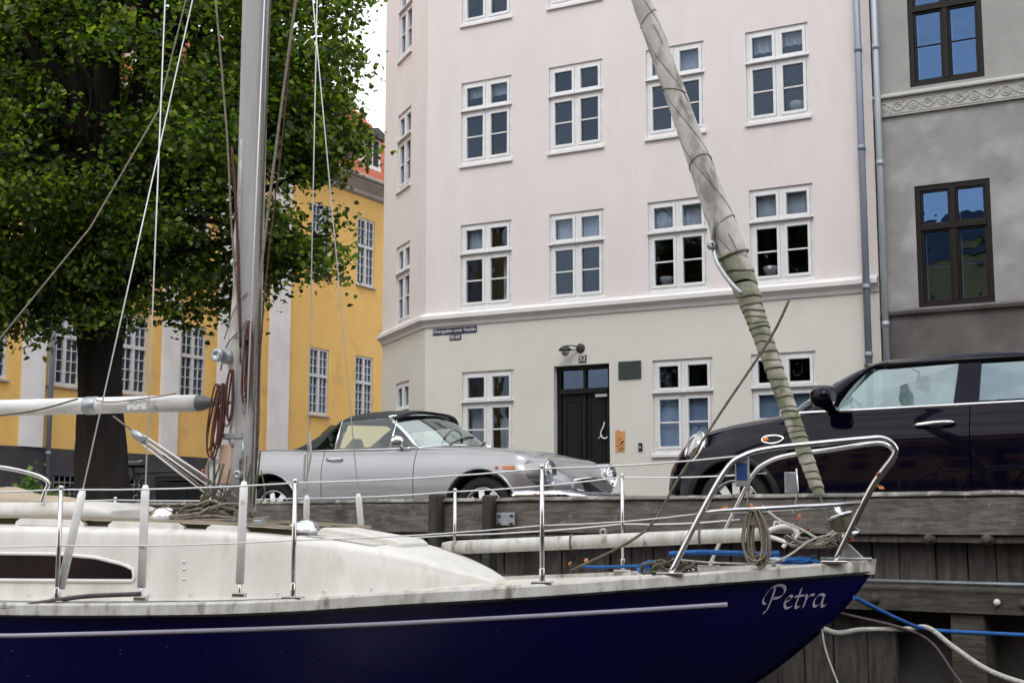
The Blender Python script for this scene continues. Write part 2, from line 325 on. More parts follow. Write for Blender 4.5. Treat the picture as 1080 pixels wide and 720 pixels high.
# wall with rectangular openings in the plane y=0 of the local frame (outside is -y), reveals go to +y
def wall(mb, x0, x1, z0, z1, holes, depth=.3):
    xs = sorted({x0, x1} | {v for h in holes for v in h[:2] if x0 < v < x1}); zs = sorted({z0, z1} | {v for h in holes for v in h[2:4] if z0 < v < z1})
    for i in range(len(xs)-1):
        for j in range(len(zs)-1):
            a, b, c, d = xs[i], xs[i+1], zs[j], zs[j+1]; mx_, mz_ = (a+b)/2, (c+d)/2
            if any(h[0] < mx_ < h[1] and h[2] < mz_ < h[3] for h in holes): continue
            mb.add([(a, 0, c), (b, 0, c), (b, 0, d), (a, 0, d)], [(0, 1, 2, 3)])
    for a, b, c, d in holes:
        c2 = max(c, z0)
        mb.add([(a, 0, c2), (b, 0, c2), (b, 0, d), (a, 0, d), (a, depth, c2), (b, depth, c2), (b, depth, d), (a, depth, d)],
               [(0, 4, 5, 1), (1, 5, 6, 2), (2, 6, 7, 3), (3, 7, 4, 0)])

# ================================================================== SETTING
QO = Vector((2.653, 8.6, 0)); QD = Vector((.79927, -.60097, 0)); QN = Vector((-.60097, -.79927, 0)); QR = math.atan2(QD.y, QD.x)
PO = Vector((-1.6959, 26.6, 0)); PR = math.atan2(-.48362, .87528)
CR = math.atan2(-.92704, .37496)
YO = Vector((-4.3566, 41, 0)); YR = math.atan2(.87553, .48317)
SZ = 1.33
wb = MB(); wb.add([(-900, -900, 0), (900, -900, 0), (900, 900, 0), (-900, 900, 0)], [(0, 1, 2, 3)])
struct(wb.build('water', M['water']))
gb = MB(); a = QO-QD*700-QN*.25; b = QO+QD*700-QN*.25; c = b-QN*900; d = a-QN*900
gb.add([(*a.xy, SZ), (*b.xy, SZ), (*c.xy, SZ), (*d.xy, SZ)], [(0, 1, 2, 3)])
gb.add([(*a.xy, SZ), (*b.xy, SZ), (*b.xy, -1), (*a.xy, -1)], [(0, 1, 2, 3)])
struct(gb.build('street', M['asphalt'], fix=False))

# ------------------------------------------------------------------ windows
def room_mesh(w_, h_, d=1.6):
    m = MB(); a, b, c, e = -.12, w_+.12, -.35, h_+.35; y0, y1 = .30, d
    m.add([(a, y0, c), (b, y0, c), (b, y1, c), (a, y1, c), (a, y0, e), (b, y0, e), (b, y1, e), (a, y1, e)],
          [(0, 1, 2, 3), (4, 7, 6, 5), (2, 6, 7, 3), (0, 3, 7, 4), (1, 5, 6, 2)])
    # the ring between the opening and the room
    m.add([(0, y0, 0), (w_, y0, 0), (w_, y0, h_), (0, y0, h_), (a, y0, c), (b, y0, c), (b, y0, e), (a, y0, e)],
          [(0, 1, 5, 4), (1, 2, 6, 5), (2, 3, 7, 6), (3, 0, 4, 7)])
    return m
def curtain_mesh(x0, x1, z0, z1, y=.17, amp=.018, fl=9, swag=0.):
    m = MB(); n = 40; rows = []
    for j in range(9):
        t = j/8; r = []
        for i in range(n+1):
            s = i/n; zz = z0+(z1-z0)*t
            if swag: zz = z1-(z1-z0-swag*math.sin(math.pi*s))*(1-t)
            r.append((x0+(x1-x0)*s, y+amp*math.sin(s*fl*2*math.pi+.6*math.sin(t*3))*(1.2-.4*t), zz))
        rows.append(r)
    m.loft(rows, closed=False); return m
MESH = {}
def mesh_once(key, fn):
    if key not in MESH:
        o = fn(); MESH[key] = o.data; bpy.data.objects.remove(o)
    return MESH[key]
W1, H1 = 1.13, 1.65
def frame_pink():
    m = MB(); y0, y1 = .035, .115
    m.box(0, W1, y0, y1, 0, .065); m.box(0, W1, y0, y1, H1-.06, H1); m.box(0, .055, y0, y1, .065, H1-.06); m.box(W1-.055, W1, y0, y1, .065, H1-.06)
    m.box(.055, W1-.055, y0, y1, 1.0, 1.10); m.box(W1/2-.035, W1/2+.035, y0, y1, .065, 1.0); m.box(W1/2-.035, W1/2+.035, y0, y1, 1.10, H1-.06)
    for (a, b) in ((.055, W1/2-.035), (W1/2+.035, W1-.055)):       # sashes
        for (c, d) in ((.065, 1.0), (1.10, H1-.06)):
            yy0, yy1 = y0-.012, y1-.02
            t = .052; a_, b_, c_, d_ = a+.003, b-.003, c+.003, d-.003
            m.box(a_, a_+t, yy0, yy1, c_, d_); m.box(b_-t, b_, yy0, yy1, c_, d_); m.box(a_+t, b_-t, yy0, yy1, c_, c_+t); m.box(a_+t, b_-t, yy0, yy1, d_-t, d_)
            if c < .5: m.box(a_+t, b_-t, yy0+.012, yy1-.01, .525, .552)
        for zz in (.16, .86, 1.16, 1.5):
            xh = a-.012 if a < .3 else b+.002
            m.box(xh, xh+.010, y0-.016, y0-.002, zz, zz+.06)
    m.box(-.01, W1+.01, -.035, y0-.001, 1.055, 1.085)               # drip moulding of the transom
    return m.build('f', M['white'], bevel=0)
def pane_pink():
    m = MB()
    for (a, b) in ((.11, W1/2-.085), (W1/2+.085, W1-.11)):
        for (c, d) in ((.12, .535), (.545, .95), (1.15, H1-.11)):
            tx, tz = random.uniform(-.002, .002), random.uniform(-.003, .003)
            m.add([(a, .07-tx, c), (b, .07+tx, c), (b, .07+tx+tz, d), (a, .07-tx+tz, d)], [(0, 1, 2, 3)])
    return m.build('p', M['glass'])
def sill_pink():
    m = MB(); m.prism([(-.03, .02, 0), (-.03, -.05, -.02), (-.03, -.05, -.075), (-.03, .02, -.075)], (W1+.06, 0, 0)); return m.build('s', M['white'])
def at_frame(x, z, rz):   # position on a facade plane rotated rz about the thing's origin
    return Vector((x*math.cos(rz), x*math.sin(rz), z))
def win_pink(root, x, z, rz=0., room='roomblue', cur=None, film=False, wid=None):
    f = link('window', mesh_once('fp', frame_pink), root, bevel=.006, loc=at_frame(x, z, rz)); f.rotation_euler.z = rz
    if wid: f.scale.x = wid
    g = link('pane', mesh_once('pp', pane_pink), f)
    link('sill', mesh_once('sp', sill_pink), f, bevel=.006)
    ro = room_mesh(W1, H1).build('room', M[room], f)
    if cur:
        m = MB()
        for c in cur: m.v, m.f, m.sm = (lambda q: (m.v+q.v, m.f+[tuple(i+len(m.v) for i in t) for t in q.f], m.sm+q.sm))(curtain_mesh(*c))
        m.build('curtain', M['curtain'], f, fix=False)
    if film:
        m = MB(); m.box(.09, W1/2-.06, .13, .135, .08, .97); m.box(W1/2+.06, W1-.09, .13, .135, .08, .97); m.build('window_film', M['film'], f)
    return f

# ------------------------------------------------------------------ pink and cream corner house
pk = thing('corner_house', 'tall corner house, pale pink above a cream ground floor, white windows, dark door', 'house', PO, PR)
cols_ = [.795, 2.74, 4.745, 6.66]; rows_ = [2.73, 5.61, 8.47, 11.33]
holes = [(x, x+W1, z, z+H1) for x in cols_ for z in rows_[1:]]
mb = MB(); wall(mb, 0, 8.86, 5.5, 15.4, holes)
ch = MB(); cx = [-1.97]; wcW = .92
chh = [(-1.97, -1.97+wcW, z, z+H1) for z in rows_[1:]]
wall(ch, -2.95, 0, 5.5, 15.4, chh)
rc = CR-PR; Rm = Matrix.Rotation(rc, 4, 'Z')
def addrot(dst, src, mtx):
    dst.add([mtx @ Vector(p) for p in src.v], src.f); return dst
addrot(mb, ch, Rm)
e1 = Rm @ Vector((-2.95, 0, 0))     # far corner of the chamfer
# side wall beyond the chamfer, back and far end so that the house has depth
sd_ = e1 + Vector((.0, 9, 0)); 
mb.add([(e1.x, e1.y, 1.2), (e1.x, 12, 1.2), (e1.x, 12, 15.4), (e1.x, e1.y, 15.4), (8.86, 12, 1.2), (8.86, 12, 15.4), (8.86, 0, 1.2), (8.86, 0, 15.4)],
       [(0, 1, 2, 3), (1, 4, 5, 2), (4, 6, 7, 5)])
mb.build('upper_wall', M['pink'], pk, fix=False)
mb = MB(); gx = [.84, 4.80, 6.63]
holes = [(x, x+W1, rows_[0], rows_[0]+H1) for x in gx]+[(2.82, 3.95, 1.2, 4.385)]
wall(mb, 0, 8.86, 1.2, 5.5, holes)
ch = MB(); wall(ch, -2.95, 0, 1.2, 5.5, [(-1.93, -1.93+wcW, rows_[0], rows_[0]+H1)]); addrot(mb, ch, Rm)
mb.build('ground_floor_wall', M['cream'], pk, fix=False)
# moulded band: profile swept round the corner
prof = [(0.0, 5.28), (.03, 5.30), (.045, 5.36), (.10, 5.41), (.135, 5.43), (.135, 5.50), (.10, 5.515), (.05, 5.56), (0, 5.575)]
bis = (Vector((0, -1, 0)) + (Rm @ Vector((0, -1, 0)))).normalized(); kk = 1/bis.dot(Vector((0, -1, 0)))
st = []
for base, dr, k in ((e1, (Rm @ Vector((0, -1, 0))), 1), (Vector((0, 0, 0)), bis, kk), (Vector((8.855, 0, 0)), Vector((0, -1, 0)), 1)):
    st.append([tuple(base+dr*(p[0]*k)+Vector((0, 0, p[1]))) for p in prof]+[tuple(base-dr*.05+Vector((0, 0, z))) for z in (5.575, 5.28)])
MB().loft(st, smooth=False).build('cornice_band', M['cornice'], pk)
# roof and eaves, above the frame
pts = [e1+Vector((-.3, -.1, 0)), Vector((-.1, -.4, 0)), Vector((8.86, -.4, 0)), Vector((8.86, 12.3, 0)), Vector((e1.x-.3, 12.3, 0))]
ins = [Vector((2.5, 6, 0)), Vector((3, 5, 0)), Vector((8.86, 5, 0)), Vector((8.86, 8, 0)), Vector((2.5, 8, 0))]
m = MB(); n = len(pts)
m.add([tuple(p.xy)+(15.4,) for p in pts]+[tuple(p.xy)+(18.6,) for p in ins], [(i, (i+1) % n, n+(i+1) % n, n+i) for i in range(n)]+[tuple(range(n)), tuple(range(2*n-1, n-1, -1))])
m.build('roof', M['tile'], pk)
# windows
RM = {}
up = lambda z0=1.12, z1=1.58: [(.1, .53, z0, z1), (.6, 1.03, z0, z1)]
for i, x in enumerate(cols_):
    win_pink(pk, x, rows_[3], room=['roomreflgreen', 'roomblue', 'roomblue', 'roomblue'][i])
    win_pink(pk, x, rows_[2], room=['roomblue', 'roomblue', 'roomblue', 'roomblue'][i], cur=[[(.1, .53, 1.36, 1.58, .17, .012, 3), (.6, 1.03, 1.34, 1.58, .17, .012, 3)], None, up(1.2), [(.1, .53, 1.28, 1.58, .17, .02, 3), (.6, 1.03, 1.33, 1.58, .17, .02, 3)]][i])
    win_pink(pk, x, rows_[1], room=['roomblue', 'roomreflbrown', 'roomreflbrown', 'roomreflgreen'][i], cur=[[(.1, .53, 1.1, 1.58, .17, .01, 4), (.85, 1.03, .1, .95, .2, .02, 3)], [(.1, .53, 1.1, 1.58, .16, .015, 5), (.6, 1.03, 1.1, 1.58, .16, .015, 5)], [(.1, .53, 1.1, 1.58, .16, .015, 6), (.6, 1.03, 1.1, 1.58, .16, .006, 3)], [(.1, .53, 1.1, 1.58, .16, .004, 2), (.6, 1.03, 1.1, 1.58, .16, .004, 2)]][i])
for i, x in enumerate(gx):
    win_pink(pk, x, rows_[0], room=['roomreflbrown', 'roomdark', 'roomdark'][i], cur=[[(.08, .5, .1, .95, .22, .03, 4), (.72, 1.05, .1, .75, .22, .03, 3)], None, None][i], film=i > 0)
for z in rows_:
    win_pink(pk, -1.95 if z < 3 else -1.97, z, rz=rc, room='roomreflgreen', cur=[(.2, .53, 1.12, 1.58, .2, .01, 3), (.6, 1.0, .1, .6, .2, .02, 4)], wid=wcW/W1)
# door
dr = MB(); y = .13
dr.box(2.82, 2.90, y, y+.09, 1.45, 4.385); dr.box(3.87, 3.95, y, y+.09, 1.45, 4.385); dr.box(2.90, 3.87, y, y+.09, 4.31, 4.385); dr.box(2.90, 3.87, y-.05, y+.09, 3.86, 3.96)
dr.box(3.36, 3.42, y, y+.09, 3.96, 4.31); dr.build('door_frame', M['door'], pk, bevel=.008)
lights = MB(); lights.box(2.90, 3.36, y+.05, y+.055, 3.96, 4.31); lights.box(3.42, 3.87, y+.05, y+.055, 3.96, 4.31); lights.build('fanlight', M['glass'], pk)
m = MB(); m.add([(2.83, .32, 3.8), (3.94, .32, 3.8), (3.94, .9, 3.8), (2.83, .9, 3.8), (2.83, .32, 4.38), (3.94, .32, 4.38), (3.94, .9, 4.38), (2.83, .9, 4.38)], [(0, 1, 2, 3), (3, 2, 6, 7), (0, 3, 7, 4), (1, 5, 6, 2), (4, 7, 6, 5)])
m.build('hall', M['roomreflbrown'], pk, fix=False)  # brown behind the fanlight imitates red-brown reflections in its glass
def leaf_door(x0, x1, name):
    m = MB(); yy = y+.035
    m.box(x0, x1, yy, yy+.05, 1.46, 3.86)
    for (c, d) in ((1.56, 2.05), (2.15, 2.42), (2.52, 3.75)):
        a, b = x0+.075, x1-.075
        for q in ((a, b, c, c+.03), (a, b, d-.03, d), (a, a+.03, c+.03, d-.03), (b-.03, b, c+.03, d-.03)):
            m.box(q[0], q[1], yy-.018, yy, q[2], q[3])
        m.box(a+.07, b-.07, yy-.012, yy, c+.07, d-.07)
    return m.build(name, M['door'], pk, bevel=.005)
d1 = leaf_door(2.905, 3.375, 'door_leaf'); d2 = leaf_door(3.395, 3.865, 'door_leaf')
m = MB(); m.box(3.355, 3.415, y-.005, y+.034, 1.46, 3.86); m.build('astragal', M['door'], pk, bevel=.006)
m = MB(); m.lathe([(0, -.0), (.03, .0), (.03, .012), (.012, .02), (.012, .05), (.028, .065), (.03, .08), (.018, .095), (0, .098)], (3.42, y+.033, 2.48), (0, -1, 0), 14); m.box(3.405, 3.44, y+.02, y+.034, 2.38, 2.66)
m.build('door_handle', M['brass'], pk)
m = MB(); m.box(3.62, 3.86, y-.04, y-.03, 3.79, 3.84); m.build('name_strip', M['zinc2'], pk)
m = MB(); pth = [(3.78, y+.01, 3.33), (3.76, y-.0, 3.24), (3.71, y-.0, 3.14), (3.73, y, 3.06), (3.80, y, 3.03), (3.84, y, 3.06)]
m.tube(smooth_path(pth, 4), .014, 6); m.tube([(3.73, y, 3.10), (3.66, y, 3.03)], .010, 5); m.build('door_ornament', M['paint_white'], pk)
m = MB(); m.box(2.70, 4.07, -.32, .3, 1.2, 1.45); m.build('doorstep', M['stone'], pk, bevel=.01)
# lamp over the door
lp = thing('wall_lamp', 'black iron wall lamp on a bracket above the dark front door', 'lamp', (0, 0, 0), 0)
def onface(p, org, rz): return Matrix.Translation(org) @ Matrix.Rotation(rz, 4, 'Z') @ Vector(p)
def face_root(name, label, cat, p, org=PO, rz=PR, group=None):
    return thing(name, label, cat, onface(p, org, rz), rz, group)
bpy.data.objects.remove(lp)
lp = face_root('wall_lamp', 'black iron wall lamp on a bracket above the dark front door', 'lamp', (3.36, 0, 4.66))
m = MB(); m.lathe([(0, 0), (.085, 0), (.085, .02), (.05, .035), (0, .04)], (0.02, 0, .03), (0, -1, 0), 18); m.tube(smooth_path([(0.02, -.03, .03), (-.08, -.12, .07), (-.2, -.2, .06), (-.24, -.22, .0)], 4), .012, 6); m.tube([(.0, -.03, 0), (-.34, -.2, -.01)], .01, 6)
m.build('bracket', M['iron'], lp)
m = MB(); m.lathe([(.0, .07), (.05, .06), (.10, .02), (.125, -.01), (.12, -.02)], (-.2, -.2, 0), (0, 0, 1), 16); m.build('shade', M['iron'], lp)
m = MB(); m.lathe([(.075, -.02), (.08, -.06), (.05, -.11), (0, -.13)], (-.2, -.2, 0), (0, 0, 1), 14); m.build('lantern_glass', M['galv'], lp)
# plates
def sign(root, txt, size, w_, h_, m_plate='blue_enamel', zc=0, shear=0):
    m = MB(); m.box(-w_/2, w_/2, -.018, 0, zc-h_/2, zc+h_/2); m.build('plate', M[m_plate], root, bevel=.003)
    me = text_mesh(txt, size, shear); me.transform(Matrix.Translation((0, -.0205, zc)) @ Matrix.Rotation(R(90), 4, 'X')); me.materials.append(M['paint_white']); link('lettering', me, root)
rt = face_root('street_name_sign', 'dark blue street name sign with white lettering near the corner of the cream wall', 'sign', (.675, 0, 5.20))
sign(rt, 'Overgaden oven Vandet', .099, .99, .125)
rt = face_root('number_range_sign', 'small dark blue plate hanging just below the street name sign', 'sign', (.69, 0, 5.07))
sign(rt, '50-60', .10, .26, .105)
rt = face_root('house_number_plate', 'tiny dark blue house number plate between wall lamp and door top', 'sign', (3.42, 0, 4.49))
sign(rt, '52', .13, .15, .13)
rt = face_root('wall_plaque', 'dark green rectangular plaque on the cream wall right of the door', 'plaque', (4.36, 0, 4.235))
m = MB(); m.box(-.22, .22, -.03, 0, -.16, .16); m.build('plate', M['plaque'], rt, bevel=.006)
m = MB()
for k in range(7):
    ww = random.uniform(.13, .18); m.box(-ww, ww, -.0325, -.03, .115-k*.037, .122-k*.037)
m.build('engraved_lines', M['iron'], rt)
rt = face_root('paper_notice', 'torn orange paper notice with black marks pasted right of the door', 'notice', (4.15, 0, 2.96))
m = MB(); m.prism([(-.09, 0, -.19), (.09, 0, -.19), (.1, 0, .02), (.10, 0, .19), (.02, 0, .17), (.0, 0, .2), (-.09, 0, .2)], (0, -.008, 0)); m.build('sheet', M['orange'], rt)
m = MB()
for k in range(16):
    x, z = random.uniform(-.08, .07), random.uniform(-.18, .05); m.box(x, x+random.uniform(.012, .04), -.0095, -.008, z, z+random.uniform(.01, .03))
m.build('print', M['black'], rt)
rt = face_root('door_entry_panel', 'small black entry button panel on the cream wall below the notice', 'intercom', (4.55, 0, 2.85))
m = MB(); m.box(-.035, .035, -.03, 0, -.07, .07); m.build('case', M['plasticb'], rt, bevel=.006)
m = MB(); m.box(-.018, .018, -.034, -.03, -.03, .02); m.build('button', M['galv'], rt)
# items standing on the inner sills
def pot(x, z, r, h, label):
    o = MB().lathe([(0, 0), (r*.6, 0), (r, h*.6), (r*1.05, h), (r*.9, h), (r*.6, h*.3), (0, h*.25)], (0, 0, 0), (0, 0, 1), 20).build('flower_pot', M['pot'])
    o.location = onface((x, .22, z), PO, PR); tag(o, label, 'flower pot')
pot(5.02, 5.73, .13, .17, 'pale bowl-shaped pot inside the first-floor window third from the corner')
pot(6.98, 5.73, .15, .18, 'wide grey pot inside the first-floor window furthest from the corner')
pot(7.5, 8.59, .13, .19, 'white pot inside the second-floor window furthest from the corner')
# drainpipes
def pipe(x, r, label, m_, z1, shoe=True, y=-.10, cl=(3.2, 6.3, 8.9, 11.5)):
    rt = face_root('drainpipe', label, 'drainpipe', (x, 0, SZ)); m = MB(); m.tube([(0, y, 0), (0, y, z1-SZ)], r, 14); m.build('pipe', M[m_], rt)
    for c in cl:
        q = MB(); q.tube([(0, y, c-.045), (0, y, c+.045)], r+.010, 14); q.box(-.015, .015, y, 0, c-.012, c+.012); q.build('bracket', M[m_], rt)
pipe(8.70, .058, 'darker blue-grey drainpipe at the right edge of the pink house', 'zinc', 15.3, cl=(2.9, 5.35-SZ, 7.3-SZ+.4, 9.4-SZ, 12-SZ), y=-.20)
pipe(8.97, .052, 'paler zinc drainpipe at the left edge of the grey house', 'zinc2', 15.3, cl=(3.4, 6.1, 8.1, 11))

# ------------------------------------------------------------------ grey house
gy = thing('grey_house', 'grey plastered house with dark brown windows and a carved stone frieze', 'house', PO, PR)
W2, H2 = 1.19, 2.04
gxs = [9.49, 12.05, 14.6]; gzs = [4.95, 8.67, 12.0]
GL = 8.885; GRt = 17.0
m = MB(); wall(m, GL, GRt, 1.2, 4.90, [(x, x+W2, 1.9, 3.6) for x in gxs[1:]]); m.build('base_wall', M['darkgrey'], gy, fix=False)
m = MB(); wall(m, GL, GRt, 4.90, 8.22, [(x, x+W2, gzs[0]+.03, gzs[0]+H2) for x in gxs])
m.build('middle_wall', M['grey'], gy, fix=False)
m = MB(); wall(m, GL, GRt, 8.22, 15.2, [(x, x+W2, gzs[1], gzs[1]+H2) for x in gxs]+[(x, x+W2, gzs[2], gzs[2]+H2) for x in gxs])
m.add([(GRt, 0, 1.2), (GRt, 12, 1.2), (GRt, 12, 15.2), (GRt, 0, 15.2), (GL, 12, 1.2), (GL, 12, 15.2)], [(0, 1, 2, 3), (1, 4, 5, 2)])
m.build('upper_wall', M['grey2'], gy, fix=False)
m = MB(); m.prism([(GL, 0, 4.86), (GL, -.07, 4.88), (GL, -.09, 4.93), (GL, -.02, 4.975), (GL, 0, 4.98)], (GRt-GL, 0, 0)); m.build('ledge', M['darkgrey'], gy)
m = MB(); m.add([(GL, -.3, 15.2), (GRt, -.3, 15.2), (GRt, 5, 18.5), (GL, 5, 18.5), (GRt, 12.2, 15.2), (GL, 12.2, 15.2)], [(0, 1, 2, 3), (3, 2, 4, 5), (0, 5, 4, 1), (0, 3, 5), (1, 4, 2)]); m.build('roof', M['slate'], gy)
m = MB()
m.box(GL, GRt, -.035, -.001, 8.215, 8.505); m.prism([(GL, -.001, 8.505), (GL, -.10, 8.53), (GL, -.10, 8.56), (GL, -.001, 8.62)], (GRt-GL, 0, 0))
m.box(GL, GRt, -.055, -.035, 8.215, 8.235); m.box(GL, GRt, -.05, -.035, 8.25, 8.262)
m.box(GL, GRt, -.045, -.035, 8.485, 8.5)
x = GL+.16; k = 0
while x < GRt-.2:
    c = Vector((x, -.037, 8.372)); s = 1 if k % 2 else -1
    m.tube([c+Vector((.075*math.cos(t), 0, .075*math.sin(t))) for t in np.linspace(0, 2*math.pi, 15)[:-1]], .014, 5, closed=True)
    sp = [c+Vector((.05*(1-t/5)*math.cos(t*s*1.2), -.004, .05*(1-t/5)*math.sin(t*s*1.2))) for t in np.linspace(0, 4.4, 12)]; m.tube(sp, .009, 5)
    for q in range(3):
        aa = s*(.5+q*.55); b0 = c+Vector((.085, 0, -.04*s)); m.tube(smooth_path([b0, b0+Vector((.035, 0, .045*math.sin(aa)+.01*s)), b0+Vector((.06+.012*q, 0, .085*math.sin(aa)))], 3), [.012]*3+[.010]*3+[.003], 5)
    m.tube(smooth_path([c+Vector((.07, 0, .05*s)), c+Vector((.12, 0, .09*s)), c+Vector((.17, 0, .02*s))], 4), .009, 5)
    x += .245; k += 1
m.build('frieze', M['frieze'], gy)
def frame_brown():
    m = MB(); a = .0; y0, y1 = .02, .12; t = .085
    m.box(0, W2, y0, y1, 0, t); m.box(0, W2, y0, y1, H2-t, H2); m.box(0, t, y0, y1, t, H2-t); m.box(W2-t, W2, y0, y1, t, H2-t)
    m.box(t, W2-t, y0-.02, y1, 1.28, 1.37); m.box(W2/2-.045, W2/2+.045, y0-.01, y1, t, 1.28); m.box(W2/2-.045, W2/2+.045, y0-.01, y1, 1.37, H2-t)
    for (a, b) in ((t, W2/2-.045), (W2/2+.045, W2-t)):
        for (c, d) in ((t, 1.28), (1.37, H2-t)):
            s = .035; m.box(a, a+s, y0+.02, y1-.02, c, d); m.box(b-s, b, y0+.02, y1-.02, c, d); m.box(a+s, b-s, y0+.02, y1-.02, c, c+s); m.box(a+s, b-s, y0+.02, y1-.02, d-s, d)
            if c < 1: m.box(a+s, b-s, y0+.03, y1-.03, .68, .70)
    return m.build('f', M['brown'])
def inner_brown():
    m = MB(); t = .085
    for (a, b) in ((t+.035, W2/2-.08), (W2/2+.08, W2-t-.035)):
        for (c, d) in ((t+.03, 1.25), (1.40, H2-t-.03)):
            s = .022; m.box(a, a+s, .135, .155, c, d); m.box(b-s*.5, b, .135, .155, c, d); m.box(a+s, b-s*.5, .135, .155, c, c+s); m.box(a+s, b-s*.5, .135, .155, d-s, d)
            if c < 1: m.box(a+s, b-s*.5, .135, .15, .675, .695)
    return m.build('f', M['white'])
def pane_brown():
    m = MB(); t = .12
    for (a, b) in ((t, W2/2-.08), (W2/2+.08, W2-t)):
        for (c, d) in ((t, .68), (.70, 1.245), (1.405, H2-t)):
            k = random.uniform(-.003, .003); m.add([(a, .07, c), (b, .07+k, c), (b, .07+k, d), (a, .07, d)], [(0, 1, 2, 3)])
    return m.build('p', M['glassblue'])
for x in gxs:
    for z in gzs+[0]:
        if z == 0 and x == gxs[0]: continue
        zz = z+.03 if z == gzs[0] else (z if z else 1.9)
        f = link('window', mesh_once('fb', frame_brown), gy, bevel=.006, loc=(x, 0, zz))
        if z == gzs[0]: f.scale.z = (H2-.03)/H2
        if z == 0: f.scale.z = 1.7/H2
        link('pane', mesh_once('pb', pane_brown), f); link('inner_sash', mesh_once('ib', inner_brown), f)
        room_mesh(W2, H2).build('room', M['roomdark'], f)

# ------------------------------------------------------------------ yellow house
yl = thing('yellow_house', 'long yellow house with white pilasters, small-paned windows, dark plinth and red tiled roof', 'house', YO, YR)
W3, HL, HU = .93, 1.90, 2.05
ys = [-16.45, -14.35, -12.28, -10.15, -8.08, -5.95, -2.85, -.62, 1.6]
holes = [(x, x+W3, 4.57, 4.57+HL) for x in ys]+[(x, x+W3, 8.62, 8.62+HU) for x in ys]
m = MB(); wall(m, -30, 4.5, 3.15, 11.45, holes, .25)
m.add([(4.5, 0, 1.2), (4.5, 10, 1.2), (4.5, 10, 11.4), (4.5, 0, 11.4), (-30, 0, 1.2), (-30, 10, 1.2), (-30, 10, 11.4), (-30, 0, 11.4)], [(0, 1, 2, 3), (4, 7, 6, 5), (1, 5, 6, 2)])
m.build('wall', M['yellow'], yl, fix=False)
ph = [(-12.05, -11.35, 1.75, 2.55), (-9.9, -9.2, 1.75, 2.55), (-7.9, -7.2, 1.75, 2.55)]
m = MB(); wall(m, -30, 4.5, 1.2, 3.15, ph); 
mm = MB(); mm.add([(p[0], p[1], p[2]) for p in m.v], m.f)
mm.v = [(x, y_-.06, z) for x, y_, z in mm.v]; mm.box(-30, 4.5, -.06, .0, 3.146, 3.15)
mm.build('plinth', M['plinth'], yl, fix=False)
for p in ph:
    m = MB()
    for k in range(5): m.box(p[0]+.02+k*.16, p[0]+.045+k*.16, -.03, 0, p[2], p[3])
    for k in range(3): m.box(p[0], p[1], -.04, -.015, p[2]+.15+k*.25, p[2]+.175+k*.25)
    g = m.build('cellar_grille', M['galv'], yl)
    m = MB(); m.box(p[0]-.1, p[1]+.1, .3, .9, p[2]-.1, p[3]+.1); m.build('cellar_window', M['cavity'], g)
for a, b in ((-29, -28.4), (-25, -24.4), (-21, -20.4), (-17.3, -16.7), (-13.05, -12.43), (-8.78, -8.2), (-6.75, -6.2), (-4.68, -3.85), (2.9, 3.6)):
    m = MB(); m.box(a, b, -.10, -.001, 3.15, 11.2); m.box(a-.04, b+.04, -.13, -.001, 11.2, 11.34); m.build('pilaster', M['pilaster'], yl, bevel=.01)
m = MB(); L0, L1 = -30, 4.5
m.prism([(L0, 0, 11.32), (L0, -.12, 11.36), (L0, -.14, 11.46), (L0, -.34, 11.60), (L0, -.42, 11.64), (L0, -.42, 11.74), (L0, 0, 11.80)], (L1-L0, 0, 0)); m.build('cornice', M['stone'], yl)
# tiled roof with real pantile waves and stepped courses
xs_ = np.arange(-14, 4.55, .045); rows = []
for j in range(22):
    for e in (0, 1):
        d = (j+e)*.33; yy = -.46+d*.72; zz = 11.74+d*.70+(.045 if e == 0 else 0.0)
        rows.append([(float(x), yy, zz+.035*abs(math.sin(x*math.pi/.23))) for x in xs_])
m = MB(); m.loft(rows, closed=False, smooth=True)
m.add([(-30, -.46, 11.74), (-14, -.46, 11.74), (-14, 4.77, 16.85), (-30, 4.77, 16.85), (-30, 10.4, 11.7), (4.55, 10.4, 11.7), (4.55, 4.77, 16.85)], [(0, 1, 2, 3), (3, 6, 5, 4)])
rf = m.build('roof', M['tile'], yl, fix=False)
m = MB(); m.tube([(-30, -.50, 11.76), (4.55, -.50, 11.76)], .06, 8); m.build('gutter', M['stone'], rf)
for x in (-2.35, .35, -6, -9):
    m = MB(); z0 = 12.35; y0 = .15
    m.box(x-.42, x-.34, y0, y0+1.6, z0, z0+1.05); m.box(x+.34, x+.42, y0, y0+1.6, z0, z0+1.05); m.box(x-.42, x+.42, y0-.03, y0+.02, z0-.03, z0+.12); m.box(x-.34, x+.34, y0, y0+.05, z0+.95, z0+1.05)
    m.box(x-.02, x+.02, y0, y0+.05, z0+.12, z0+.95)
    d = m.build('dormer', M['white'], yl)
    m = MB(); m.box(x-.34, x+.34, y0+.03, y0+.04, z0+.1, z0+1.0); m.build('pane', M['roomdark'], d)
    m = MB(); m.prism([(x-.6, y0-.2, z0+1.02), (x+.6, y0-.2, z0+1.02), (x+.55, y0-.2, z0+1.14), (x, y0-.2, z0+1.32), (x-.55, y0-.2, z0+1.14)], (0, 2.2, 0)); m.build('dormer_roof', M['slate'], d)
